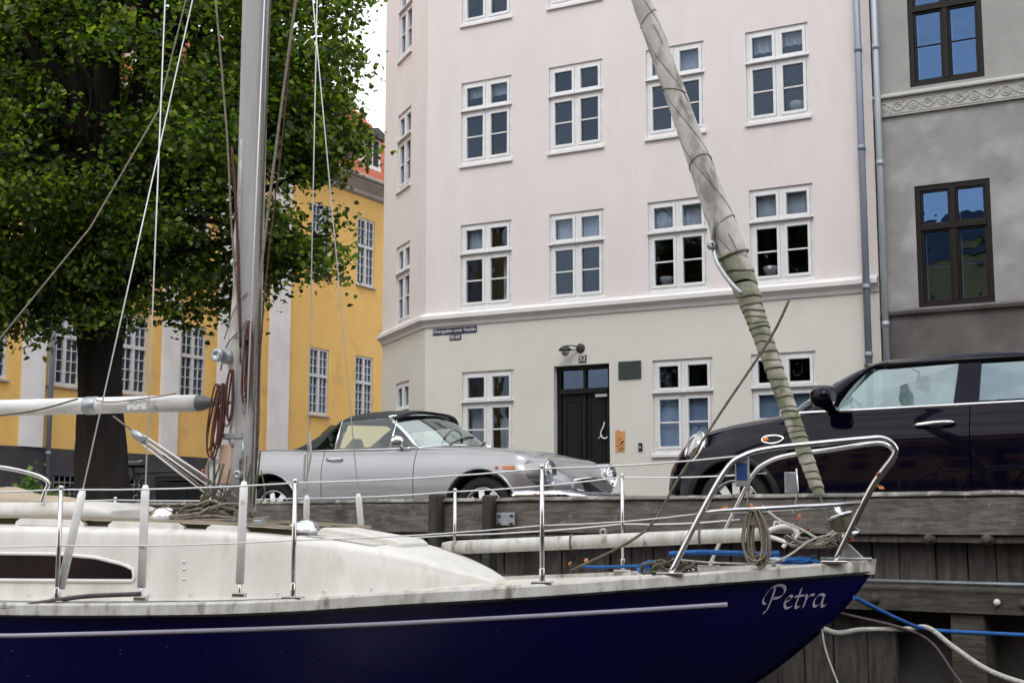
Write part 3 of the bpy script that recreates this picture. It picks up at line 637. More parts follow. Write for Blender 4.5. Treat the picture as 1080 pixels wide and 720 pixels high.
def frame_y(h):
    def fn():
        m = MB(); y0, y1 = .03, .11; t = .07; w = W3; tz = h*.56
        m.box(0, w, y0, y1, 0, t); m.box(0, w, y0, y1, h-t, h); m.box(0, t, y0, y1, t, h-t); m.box(w-t, w, y0, y1, t, h-t)
        m.box(t, w-t, y0-.02, y1, tz, tz+.09); m.box(w/2-.05, w/2+.05, y0-.01, y1, t, tz); m.box(w/2-.05, w/2+.05, y0-.01, y1, tz+.09, h-t)
        for (a, b) in ((t, w/2-.05), (w/2+.05, w-t)):
            for (c, d, nr) in ((t, tz, 4), (tz+.09, h-t, 3)):
                m.box((a+b)/2-.012, (a+b)/2+.012, y0+.012, y1-.02, c, d)
                for k in range(1, nr): zz = c+(d-c)*k/nr; m.box(a, b, y0+.015, y1-.025, zz-.011, zz+.011)
        return m.build('f', M['whiteold'])
    return fn
def pane_y(h):
    def fn(): return MB().box(.07, W3-.07, .075, .08, .07, h-.07).build('p', M['glass'])
    return fn
def sill_y():
    return MB().prism([(-.04, .03, 0), (-.04, -.07, -.02), (-.04, -.07, -.06), (-.04, .03, -.06)], (W3+.08, 0, 0)).build('s', M['stone'])
for i, x in enumerate(ys):
    for (z, h) in ((4.57, HL), (8.62, HU)):
        f = link('window', mesh_once('fy%g' % h, frame_y(h)), yl, loc=(x, 0, z)); link('pane', mesh_once('py%g' % h, pane_y(h)), f); link('sill', mesh_once('sy', sill_y), f)
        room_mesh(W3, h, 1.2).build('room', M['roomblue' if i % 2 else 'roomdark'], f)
        q = MB(); cm = curtain_mesh(.08, .30, .1, h-.1, .2, .02, 3); cm2 = curtain_mesh(W3-.3, W3-.08, .1, h-.1, .2, .02, 3)
        q.add(cm.v, cm.f, True); q.add(cm2.v, cm2.f, True); q.build('curtain', M['curtain'], f, fix=False)
rt = thing('drainpipe', 'thin grey drainpipe beside the leftmost white pilaster of the yellow house', 'drainpipe', onface((-12.33, 0, SZ), YO, YR), YR)
m = MB(); m.tube([(0, -.16, 0), (0, -.16, 10.2)], .055, 12); m.build('pipe', M['zinc'], rt)
for z in (1.7, 4.5, 7.5):
    m = MB(); m.tube([(0, -.16, z-.04), (0, -.16, z+.04)], .066, 12); m.box(-.015, .015, -.16, 0, z-.012, z+.012); m.build('bracket', M['zinc'], rt)

# ------------------------------------------------------------------ timber quay wall
qw = thing('quay_wall', 'weathered grey timber quay wall with a heavy cap beam along the canal', 'quay wall', QO, QR)
def beam(x0, x1, y0, y1, z0, z1, seg=3.0, jit=.006, mb=None):
    m = mb or MB(); x = x0
    while x < x1-.01:
        e = min(x+seg*random.uniform(.8, 1.2), x1); j = random.uniform(-jit, jit)
        # slightly worn, uneven beam
        n = 14; rings = []
        for k in range(n+1):
            xx = x+.004+(e-x-.008)*k/n; a_, b_ = random.uniform(-.004, .004), random.uniform(-.005, .005)
            rings.append([(xx, y0+j+a_, z0+b_*.5), (xx, y0+j+a_*.6, z1-.02+b_), (xx, y0+j+.02, z1+b_), (xx, y1, z1+b_*.5), (xx, y1, z0)])
        m.loft(rings, smooth=False); x = e
    return m
random.seed(11)
beam(-16, 6, -.02, .28, 1.435, 1.672, 4.2).build('cap_beam', M['wood'], qw)
beam(-16, 6, -.03, .30, 1.672, 1.70, 2.6, .008).build('cap_board', M['wood_t'], qw)
beam(-16, 6, .0, .2, 1.385, 1.433, 3.4).build('ledge_beam', M['wood_v'], qw)
def planks(x0, x1, y, z0, z1, w=.19):
    m = MB(); x = x0
    while x < x1:
        ww = w*random.uniform(.8, 1.25); j = random.uniform(-.012, .012); t = random.uniform(0, .015)
        m.box(x+.004, x+ww-.004, y+j, y+j+.05, z0, z1-t); x += ww
    return m
planks(-16, 6, .13, 1.10, 1.40).build('upper_planking', M['wood_v'], qw, bevel=.004)
beam(-16, 6, -.06, .16, .965, 1.115, 3.6).build('waling_beam', M['wood_m'], qw)
planks(-16, -.42, .08, -.2, .97, .2).build('lower_planking', M['wood_v'], qw, bevel=.004)
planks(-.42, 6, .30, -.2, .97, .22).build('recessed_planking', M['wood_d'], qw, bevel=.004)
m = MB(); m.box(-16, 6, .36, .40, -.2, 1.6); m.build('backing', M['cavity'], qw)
m = MB()
for x in (.06, 1.02, 2.2, 3.4): 
    m = MB(); m.box(x, x+.21, -.04, .2, -.2, .962); m.build('post', M['wood_m'], qw, bevel=.012)
m = MB(); m.tube([(-.75, -.10, 1.145), (1.5, -.105, 1.142), (6, -.10, 1.15)], .013, 8); m.build('guard_rail', M['galv'], qw)
def bolt(x, z, y, r=.028):
    m = MB(); m.lathe([(r*1.5, 0), (r*1.5, .006), (r, .007), (r, .022), (r*.6, .028), (0, .029)], (x, y, z), (0, -1, 0), 12); m.build('bolt', M['rust'], qw)
for x in (-.06, .30, -1.35, -2.45, 1.3): bolt(x, 1.41, -.0)
for x in (-.40, .52): bolt(x, 1.03, -.065, .022)
m = MB(); m.box(-3.44, -3.26, -.045, -.03, 1.485, 1.585); m.build('steel_plate', M['galv'], qw, bevel=.004)
for x in (-3.29, -3.41):
    for z in (1.5, 1.56): bolt(x, z, -.045, .008)
m = MB(); m.lathe([(0, .0), (.02, .005), (.022, .02), (.012, .03), (0, .03)], (.365, -.07, 1.035), (0, -1, 0), 7); m.build('oyster_shell', M['paint_white'], qw)
def fender(px, w, z0, z1, y=-.16):
    m = MB(); m.box(px-w/2, px+w/2, y, y+.12, z0, z1); return m.build('fender_post', M['wood_d'], qw, bevel=.02)
fender(-4.02, .095, .9, 1.735, -.12); fender(-3.49, .075, 1.0, 1.72, -.12); fender(-6.9, .1, .3, 1.7); fender(-9.5, .1, .3, 1.7)

# ------------------------------------------------------------------ linden tree
random.seed(3)
TB = Vector((-4.62, 15.5, SZ))
tr = thing('linden_tree', 'large dark-trunked leafy linden tree in front of the yellow house', 'tree', TB)
m = MB()
tp = smooth_path([(.06, 0, 0), (.02, 0, .5), (-.04, 0, 1.4), (-.07, 0, 2.2), (-.05, .05, 3.2), (.05, .1, 4.2)], 5)
def bark_tube(mb, pts, rs, n=18, amp=.08):
    pts = [Vector(p) for p in pts]; rings = []
    for i, p in enumerate(pts):
        rings.append([(p.x+rs[i]*math.cos(2*math.pi*k/n)*(1+amp*math.sin(k*3.1+p.z*2)+amp*.6*math.sin(k*7.3+p.z*5)), p.y+rs[i]*math.sin(2*math.pi*k/n)*(1+amp*math.sin(k*2.3+p.z)), p.z) for k in range(n)])
    mb.loft(rings)
rr = np.interp([p.z for p in tp], [0, .4, 1.2, 2.2, 3.2, 4.2], [.42, .30, .245, .235, .27, .22])
bark_tube(m, tp, rr, 28, .11); m.build('trunk', M['bark'], tr)
blobs = [(-6.4, 16.4, 7.4, 1.5, 1.2, 1.7, 1.2), (-5.2, 17.3, 6.4, 2.2, .8, 1.9, .9), (-4.2, 15.5, 6.9, 2.25, 2.4, 2.3, 1.0), (-5.6, 15.2, 4.85, 1.8, 1.7, 1.05, 1.3), (-6.1, 14.6, 4.15, 1.1, .9, .62, 1.5), (-3.75, 15.0, 4.5, 1.35, 1.3, .78, 1.15), (-2.60, 15.2, 6.65, .92, 1.2, 1.25, 1.5),
         (-2.5, 14.9, 4.55, .72, .7, .42, 1.2), (-2.28, 15, 5.85, .70, .8, .5, 1.5), (-4.6, 15.7, 9.4, 3.0, 2.8, 2.1, .9), (-7.2, 15.6, 7.0, 2.0, 2.2, 2.6, .6), (-5.0, 14.6, 3.98, 1.0, .7, .42, 1.1), (-5.5, 14.0, 5.4, 1.2, 1.0, .9, .8), (-3.3, 14.2, 5.6, 1.0, .9, .8, .8)]
def in_blob(b, u): return Vector((b[0]+u[0]*b[3], b[1]+u[1]*b[4], b[2]+u[2]*b[5]))
lm = MB(); tips = []
for b in blobs:
    vol = b[3]*b[4]*b[5]; nb = max(3, int(3+vol*.8))
    for k in range(nb):
        d = rng.normal(size=3); d /= np.linalg.norm(d); tips.append(in_blob(b, d*random.uniform(.5, .9)))
fork = TB+Vector((-.05, .05, 3.0))
for t in tips:
    s = fork+Vector((0, 0, random.uniform(-.5, 1.6))); L = (t-s).length
    mid1 = s.lerp(t, .35)+Vector((random.uniform(-.2, .2), random.uniform(-.2, .2), .12*L)); mid2 = s.lerp(t, .7)+Vector((random.uniform(-.2, .2), random.uniform(-.2, .2), .08*L))
    pp = smooth_path([s, mid1, mid2, t], 4); n = len(pp); r0 = .035+.012*L
    lm.tube([p-TB for p in pp], [r0*(1-i/n)+.006 for i in range(n)], 6)
for q, r0 in ((Vector((-5.2, 15.3, 7.6)), .17), (Vector((-3.9, 15.6, 7.8)), .18), (Vector((-4.5, 15.4, 8.6)), .15)):
    pp = smooth_path([fork+Vector((0, 0, -.2)), fork.lerp(q, .4)+Vector((random.uniform(-.2, .2), 0, .2)), q], 6); n = len(pp); lm.tube([p-TB for p in pp], [r0*(1-.7*i/n) for i in range(n)], 8)
lm.build('limbs', M['bark'], tr)
# leaves: folded leaf-sized faces gathered in drooping sprays
def leaf_mesh(name, centers, per, spread, size, mat_, parent, org, droop=.6):
    N = len(centers)*per
    c = np.repeat(np.array([tuple(x) for x in centers]), per, axis=0)
    sp_ = np.array(spread); off = rng.normal(size=(N, 3))*sp_; off[:, 2] -= np.abs(off[:, 0]*off[:, 0]+off[:, 1]*off[:, 1])*.5
    p = c+off-np.array(org)
    s = size*rng.uniform(.6, 1.25, N)
    nrm = rng.normal(size=(N, 3))*.6; nrm[:, 2] += .75; nrm /= np.linalg.norm(nrm, axis=1)[:, None]
    t = rng.normal(size=(N, 3)); t[:, 2] -= droop; t -= nrm*(t*nrm).sum(1)[:, None]; t /= np.linalg.norm(t, axis=1)[:, None]
    b = np.cross(nrm, t)
    S = s[:, None]; fold = .16*S*nrm
    V = np.stack([p, p+t*S*.35+b*S*.46+fold, p+t*S*.75+b*S*.30+fold*.8, p+t*S*1.08, p+t*S*.75-b*S*.30+fold*.8, p+t*S*.35-b*S*.46+fold], 1).reshape(-1, 3)
    i = np.arange(N)[:, None]*6
    F_ = np.concatenate([i+np.array([0, 1, 2, 3]), i+np.array([0, 3, 4, 5])], 1).reshape(-1, 4)
    me = bpy.data.meshes.new(name); me.vertices.add(N*6); me.vertices.foreach_set('co', V.ravel())
    me.loops.add(N*8); me.loops.foreach_set('vertex_index', F_.ravel()); me.polygons.add(N*2)
    me.polygons.foreach_set('loop_start', np.arange(N*2)*4); me.polygons.foreach_set('loop_total', np.full(N*2, 4)); me.update(); me.validate()
    me.materials.append(mat_); return link(name, me, parent)
cen = []
for b in blobs:
    area = (b[3]*b[4]*b[5])**(2/3); nb = int(46*area*b[6])
    for k in range(nb):
        d = rng.normal(size=3); d /= np.linalg.norm(d); rad = random.random()**.33
        lump = 1+.13*math.sin(d[0]*5+b[0]*3)+.12*math.sin(d[2]*6+d[1]*4+b[1])
        q_ = in_blob(b, d*rad*lump)
        if q_.x/q_.y > -.102 or (abs(q_.x+4.72) < .62 and 5.1 < q_.z < 6.7 and q_.y < 16.2 and random.random() < .8): continue
        cen.append(q_)
leaf_mesh('crown', cen, 118, (.16, .16, .10), .069, M['leaf'], tr, TB)

# ================================================================== CARS
class Body:
    def __init__(s, st):
        a = np.array(st, float); s.x, s.zb, s.zs, s.zt, s.w, s.ws = a.T
    def par(s, x): return [float(hermite(s.x, c, x)) for c in (s.zb, s.zs, s.zt, s.w, s.ws)]
    def half(s, x):
        zb, zs, zt, w, ws = s.par(x); h = zs-zb; d = zt-zs
        P_ = [(0, zb), (.55*w, zb), (.88*w, zb+.012*1), (.975*w, zb+.10*h), (w*.998, zb+.36*h), (.75*w+.25*ws+.012, zb+.72*h), (.3*w+.7*ws, zb+.92*h), (ws, zs), (.86*ws, zs+.42*d), (.5*ws, zs+.85*d), (0, zt)]
        q = smooth_path([(0, p[0], p[1]) for p in P_], 4)
        return [(p.y, p.z) for p in q]
    def y(s, x, z):   # half width of the side at height z
        q = s.half(x)[8:29]; zs = [p[1] for p in q]; ys = [p[0] for p in q]
        return float(np.interp(z, zs, ys))
    def mesh(s, n=90):
        xs = np.linspace(s.x[0], s.x[-1], n); rings = []
        for x in xs:
            h = s.half(float(x)); rings.append([(float(x), y_, z) for y_, z in h]+[(float(x), -y_, z) for y_, z in h[-2:0:-1]])
        return MB().loft(rings)
def boolean(o, cutter, op):
    q = o.modifiers.new('b', 'BOOLEAN'); q.operation = op; q.object = cutter; q.solver = 'EXACT'
    dg = bpy.context.evaluated_depsgraph_get(); me = bpy.data.meshes.new_from_object(o.evaluated_get(dg))
    o.modifiers.clear(); old = o.data; o.data = me; bpy.data.meshes.remove(old)
def cut(o, mb, op='DIFFERENCE'):
    assert o.parent is None
    c = mb.build('cutter', None); boolean(o, c, op); bpy.data.objects.remove(c)
def dupmesh(o, name, parent):
    q = bpy.data.objects.new(name, o.data.copy()); col.objects.link(q); q.parent = parent if parent else None; return q
def finish(o, m, ang=32):
    me = o.data; me.materials.clear(); me.materials.append(m)
    for p in me.polygons: p.use_smooth = True; p.material_index = 0
    me.set_sharp_from_angle(angle=R(ang))
def side_strip(body, pts, w_, t, sgn, name, m, parent, off=.004, r=None):
    # tube following the body side through (x, z) points
    mb = MB(); P_ = smooth_path([(x, 0, z) for x, z in pts], 5); mb.tube([(p.x, sgn*(body.y(p.x, p.z)+off), p.z) for p in P_], r or w_, 6)
    return mb.build(name, m, parent)
def wheel(root, x, y, r, wdt, kind, sgn):
    # sgn: outward direction in local y
    m = MB(); hw_ = wdt/2
    m.lathe([(r*.66, -hw_*.8), (r*.72, -hw_), (r*.93, -hw_), (r*.99, -hw_*.75), (r, 0), (r*.99, hw_*.75), (r*.93, hw_), (r*.72, hw_*1.02), (r*.66, hw_*.8), (r*.64, 0), (r*.66, -hw_*.8)], (x, y, r), (0, sgn, 0), 48)
    wh = m.build('tyre', M['rubber'], root)
    m = MB(); R1 = r*.655
    m.lathe([(R1, hw_*.82), (R1*1.02, hw_*.9), (R1*.96, hw_*.92), (R1*.90, hw_*.5), (R1*.88, -hw_*.7)], (x, y, r), (0, sgn, 0), 40)
    ns = 8 if kind == 'classic' else 9
    for k in range(ns):
        a = 2*math.pi*k/ns+.2; c_, s_ = math.cos(a), math.sin(a); q = MB(); w0, w1 = (.032, .026) if kind == 'classic' else (.022, .034)
        def pt(rad, tt, h): return (x+rad*c_-tt*s_, y+sgn*h, r+rad*s_+tt*c_)
        q1 = [pt(.03, -w0, hw_*.75), pt(R1*.93, -w1, hw_*.62), pt(R1*.93, w1, hw_*.62), pt(.03, w0, hw_*.75)]
        m.prism(q1, (0, -sgn*.018, 0))
    m.lathe([(0, hw_*.86), (.035, hw_*.84), (.055, hw_*.74), (.06, hw_*.5)], (x, y, r), (0, sgn, 0), 20)
    m.build('rim', M['alloy'], wh)
    m = MB(); m.lathe([(0, hw_*.1), (R1*.9, hw_*.1)], (x, y, r), (0, sgn, 0), 30); m.build('brake', M['cavity'], wh)
    return wh
def quadstrip(b0, b1, t0, t1, n=10, m_=6, bulge=0., out=(0, 0, 0)):
    b0, b1, t0, t1 = map(Vector, (b0, b1, t0, t1)); o = Vector(out); rows = []
    for j in range(m_+1):
        v = j/m_; rows.append([b0.lerp(b1, i/n).lerp(t0.lerp(t1, i/n), v)+o*bulge*(4*v*(1-v))+Vector(out)*0 for i in range(n+1)])
    return rows

# ------------------------------------------------------------------ silver convertible
def convertible():
    B = Body([(-2.02, .50, .70, .71, .50, .46), (-1.99, .42, .76, .775, .66, .61), (-1.90, .34, .815, .83, .755, .69), (-1.5, .25, .85, .865, .80, .73), (-1.08, .22, .855, .875, .81, .745),
              (-.6, .20, .835, .875, .808, .755), (0, .19, .825, .89, .805, .755), (.5, .19, .82, .895, .805, .745), (.9, .20, .81, .865, .80, .735), (1.3, .23, .785, .825, .79, .715), (1.5, .27, .760, .775, .78, .69),
              (1.64, .32, .725, .735, .735, .62), (1.74, .36, .655, .675, .64, .50), (1.81, .39, .600, .625, .555, .42), (1.87, .42, .565, .580, .48, .36), (1.90, .45, .54, .55, .40, .30)])
    C = Vector((-.9448, 13.0815, SZ)); rt = thing('parked_convertible', 'silver classic convertible with black soft top parked on the quay', 'car', C, R(-29))
    o = B.mesh(100).build('body', None)
    for xc in (1.2, -1.08):
        for s in (-1, 1):
            cut(o, MB().lathe([(0, -.2), (.345, -.2), (.345, .25), (0, .25)], (xc, s*.72, .285), (0, s, 0), 40))
    cut(o, MB().box(-.62, .46, -.52, .52, .62, 1.2))                         # cockpit well
    for s in (-1, 1):
        bx = lambda g: MB().box(-.47+g, .53-g, s*.56-.0, s*1.2, .28+g, 1.2) if s > 0 else MB().box(-.47+g, .53-g, -1.2, -.56, .28+g, 1.2)
        d = dupmesh(o, 'door', None); cut(d, bx(.0035), 'INTERSECT'); cut(o, bx(-.0035)); d.parent = rt; finish(d, M['silver'])
        m = MB(); yy = B.y(-.36, .745); xh = -.33
        m.tube(smooth_path([(xh-.075, s*(yy), .752), (xh-.06, s*(yy+.028), .754), (xh+.05, s*(yy+.028), .754), (xh+.07, s*(yy+.0), .752)], 4), .010, 8)
        m.lathe([(0, .012), (.016, .01), (.018, 0)], (xh-.085, s*yy, .752), (0, s, 0), 12)
        m.build('handle', M['chrome'], d)
        # mirror
        m = MB(); c = Vector((.33, s*.80, .90)); m.lathe([(0, -.09), (.04, -.075), (.055, -.03), (.058, .0), (.05, .012), (.0, .012)], c, (-1, .0, 0), 20)
        m.v = [(v[0], v[1], c.z+(v[2]-c.z)*.85) for v in m.v]; m.tube([(.36, s*.80, .88), (.40, s*.735, .82)], .012, 8); m.build('wing_mirror', M['chrome'], d)
    finish(o, M['silver']); o.parent = rt
    for xc in (1.2, -1.08):
        for s in (-1, 1):
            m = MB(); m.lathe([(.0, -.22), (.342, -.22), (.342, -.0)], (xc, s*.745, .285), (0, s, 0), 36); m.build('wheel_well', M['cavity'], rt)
            m = MB(); P_ = []
            for t in np.linspace(-.10, math.pi+.10, 26):
                x, z = xc+.356*math.cos(t), .285+.356*math.sin(t); P_.append((x, s*(B.y(x, z)+.002), z))
            m.tube(P_, .016, 8); m.build('wheel_arch', M['silver'], rt)
            wheel(rt, xc, s*.655, .29, .165, 'classic', s)
    for s in (-1, 1):   # headlights
        c = Vector((1.665, s*.615, .600))
        m = MB(); m.lathe([(.05, -.42), (.10, -.22), (.122, -.04), (.122, .115), (.112, .128), (.10, .12)], c, (1, 0, 0), 28); m.build('lamp_pod', M['silver'], rt)
        m = MB(); m.lathe([(.104, .118), (.107, .132), (.098, .138), (.092, .125)], c, (1, 0, 0), 28); h = m.build('headlight', M['chrome'], rt)
        m = MB(); m.lathe([(0, .02), (.04, .03), (.07, .06), (.09, .115)], c, (1, 0, 0), 24); m.build('reflector', M['chrome'], h)
        m = MB(); m.lathe([(0, .150), (.04, .146), (.075, .135), (.092, .122)], c, (1, 0, 0), 24); m.build('lens', M['lampglass'], h)
        m = MB(); x0 = 1.47; yy = B.y(x0, .64); m.box(x0-.055, x0+.055, s*yy-.008, s*yy+.012, .625, .66); m.build('side_marker', M['amber'], rt, bevel=.004)
        m = MB(); x0 = 1.36; yy = B.y(x0, .65); m.lathe([(0, .02), (.012, .016), (.016, 0)], (x0, s*yy, .648), (0, s, 0), 12); m.build('side_repeater', M['amber'], rt)
        m = MB(); m.box(-2.03, -1.985, s*.56-.12, s*.56+.12, .60, .70); m.build('tail_light', M['redlens'], rt, bevel=.012)
    # grille opening, chrome surround, bumper, plate recess
    m = MB(); el = [(1.868, .40*math.cos(t), .505+.066*math.sin(t)) for t in np.linspace(0, 2*math.pi, 40, endpoint=False)]
    el = [(x+.062*(1-(y/.40)**2)-.005, y, z) for x, y, z in el]; m.prism(el, (-.12, 0, 0)); m.build('grille', M['cavity'], rt)
    m = MB(); m.tube([(x+.003, y, z) for x, y, z in el], .011, 8, closed=True); m.build('grille_surround', M['chrome'], rt)
    m = MB()
    for z in (.47, .50, .53): m.tube([(1.895-.02*abs(y)/.3, y, z) for y in np.linspace(-.32, .32, 9)], .005, 5)
    m.build('grille_bar', M['galv'], rt)
    def bumper(xf, x1, sg):
        m = MB(); P_ = smooth_path([(x1, -.80, .405), (xf-.10*sg, -.735, .405), (xf, -.52, .405), (xf+.035*sg, 0, .405), (xf, .52, .405), (xf-.10*sg, .735, .405), (x1, .80, .405)], 5)
        rings = []
        for i, p in enumerate(P_):
            a = P_[max(i-1, 0)]; b = P_[min(i+1, len(P_)-1)]; t = (b-a).normalized(); nn = Vector((t.y, -t.x, 0))
            rings.append([p+nn*.0+Vector((0, 0, -.045)), p+nn*.022+Vector((0, 0, -.03)), p+nn*.028, p+nn*.022+Vector((0, 0, .03)), p+Vector((0, 0, .045)), p-nn*.02])
        m.loft(rings); return m.build('bumper', M['chrome'], rt)
    bumper(1.93, 1.52, 1); bumper(-2.06, -1.72, -1)
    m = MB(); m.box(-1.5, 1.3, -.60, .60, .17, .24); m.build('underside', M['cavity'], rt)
    for s in (-1, 1):
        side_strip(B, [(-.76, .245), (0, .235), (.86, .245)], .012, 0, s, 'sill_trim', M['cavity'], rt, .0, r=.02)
    # belt chrome
    for s in (-1, 1):
        m = MB(); m.tube([(x, s*.725, .835+.01*abs(x)) for x in np.linspace(-.9, .50, 8)], .006, 6); m.build('belt_trim', M['chrome'], rt)
    # windscreen
    bl = lambda y: Vector((.505+.16*(1-(y/.70)**2), y, .835+.055*(1-(y/.70)**2))); tl = lambda y: Vector((.15+.11*(1-(y/.56)**2), y*.80, 1.155+.03*(1-(y/.56)**2)))
    rows = [[bl(y).lerp(tl(y), v)+Vector((.015, 0, .01))*4*v*(1-v) for y in np.linspace(-.70, .70, 15)] for v in np.linspace(0, 1, 6)]
    MB().loft(rows, closed=False).build('windscreen', M['carglass'], rt, fix=False)
    m = MB(); m.tube([r_[0] for r_ in rows], .016, 8); m.tube([r_[-1] for r_ in rows], .016, 8); m.tube(rows[0], .012, 8); m.tube(rows[-1], .013, 8); m.build('windscreen_frame', M['chrome'], rt)
    for y0 in (-.38, .12):
        m = MB(); b = bl(y0)+Vector((.03, 0, .008)); e = bl(y0+.42).lerp(tl(y0+.42), .22)+Vector((.02, 0, .012)); m.tube([b, b.lerp(e, .5)+Vector((.02, 0, .02)), e], .006, 6)
        m.tube([bl(y0+.15).lerp(tl(y0+.15), .10)+Vector((.022, 0, .012)), e+Vector((-.005, 0, .008)), bl(y0+.62 if y0 < 0 else y0+.55).lerp(tl(y0+.55), .30)+Vector((.02, 0, .01))], .007, 5); m.build('wiper', M['black'], rt)
    # soft top: side rail stays above the side glass, comes down behind it
    def stn(x, zc, ye, ze): return x, zc, ye, ze
    S = [(.185, 1.205, .54, 1.135), (.10, 1.220, .55, 1.120), (-.1, 1.228, .57, 1.108), (-.3, 1.220, .59, 1.098), (-.42, 1.200, .60, 1.085), (-.50, 1.175, .62, 1.02), (-.56, 1.145, .65, .94), (-.62, 1.105, .69, .865), (-.74, 1.03, .70, .862), (-.86, .945, .68, .862), (-.95, .885, .62, .868)]
    rings = []
    for x, zc, ye, ze in S:
        half = []
        for t in np.linspace(0, 1, 12):
            a = t*math.pi/2; y = ye*math.sin(a)**.8; f = (1-abs(math.sin(a))**3.2)
            half.append((x+(.11*(1-(y/ye)**2) if x > .05 else 0), y, ze+(zc-ze)*f))
        ring = [(x_, -y_, z_) for x_, y_, z_ in half[::-1]]+[(x_, y_, z_) for x_, y_, z_ in half[1:]]
        rings.append(ring+[(p[0], p[1]*.96, p[2]-.02) for p in ring[::-1]])
    m = MB(); m.loft(rings); m.build('soft_top', M['softtop'], rt)
    m = MB(); m.loft([[(-.665, y, 1.085-.001), (-.80, y, .995)] for y in np.linspace(-.38, .38, 8)], closed=False)
    m.v = [(x-.018, y, z+.02) for x, y, z in m.v]; m.build('rear_window', M['carglass2'], rt, fix=False)
    for s in (-1, 1):
        # quarter glass, door glass, vent glass and their chrome posts
        def sg(pts, name): m = MB(); m.prism([(x, s*y, z) for x, y, z in pts], (0, s*.004, 0)); return m.build(name, M['sideglass'], rt)
        sg([(-.395, .72, .84), (-.43, .57, 1.125), (-.51, .60, 1.04), (-.615, .68, .86)], 'quarter_glass')
        sg([(-.37, .72, .84), (.22, .72, .84), (.20, .60, 1.10), (.14, .585, 1.13), (-.1, .58, 1.125), (-.40, .60, 1.10)], 'door_glass')
        sg([(.24, .72, .84), (.49, .715, .84), (.22, .60, 1.09)], 'vent_glass')
        for a, b in (((-.38, .722, .84), (-.415, .572, 1.13)), ((.23, .722, .84), (.205, .59, 1.10))):
            m = MB(); m.tube([(a[0], s*a[1], a[2]), (b[0], s*b[1], b[2])], .0105, 6); m.build('window_post', M['chrome'], rt)
    # interior
    for y in (-.34, .34):
        m = MB(); m.loft([[(x, y+yy, z) for x, z in ((-.36+.1*q, .60), (-.22+.1*q, .60), (-.30, 1.0-.05*q), (-.42, 1.02-.05*q), (-.50, .62))] for yy, q in ((-.22, .5), (-.2, 0), (.2, 0), (.22, .5))], smooth=False)
        m.box(-.4, .12, y-.22, y+.22, .52, .66); m.build('seat', M['leather'], rt, bevel=.03)
        m = MB(); m.prism([(x_, -.69+(z_-.84)*.42, z_) for x_, z_ in ((-.02, .86), (.16, 1.02), (.10, 1.05), (-.33, 1.075), (-.36, .86), (-.30, .86), (-.24, .945), (-.14, .94), (-.08, .86))], (0, .015, 0))
        if y < 0: m.build('sun_shade', M['shade'], rt)
    m = MB(); m.tube([(.22+.05*math.sin(t), .34+.18*math.cos(t), .90+.17*math.sin(t)) for t in np.linspace(0, 2*math.pi, 24, endpoint=False)], .012, 6, closed=True); m.tube([(.22, .34, .90), (.4, .34, .82)], .02, 6); m.build('steering_wheel', M['plasticb'], rt)
    m = MB(); m.box(.36, .52, -.6, .6, .70, .86); m.box(-.9, -.55, -.55, .55, .6, .85); m.build('dashboard', M['plasticb'], rt, bevel=.02)
    return rt, B
fiat, FB = convertible()

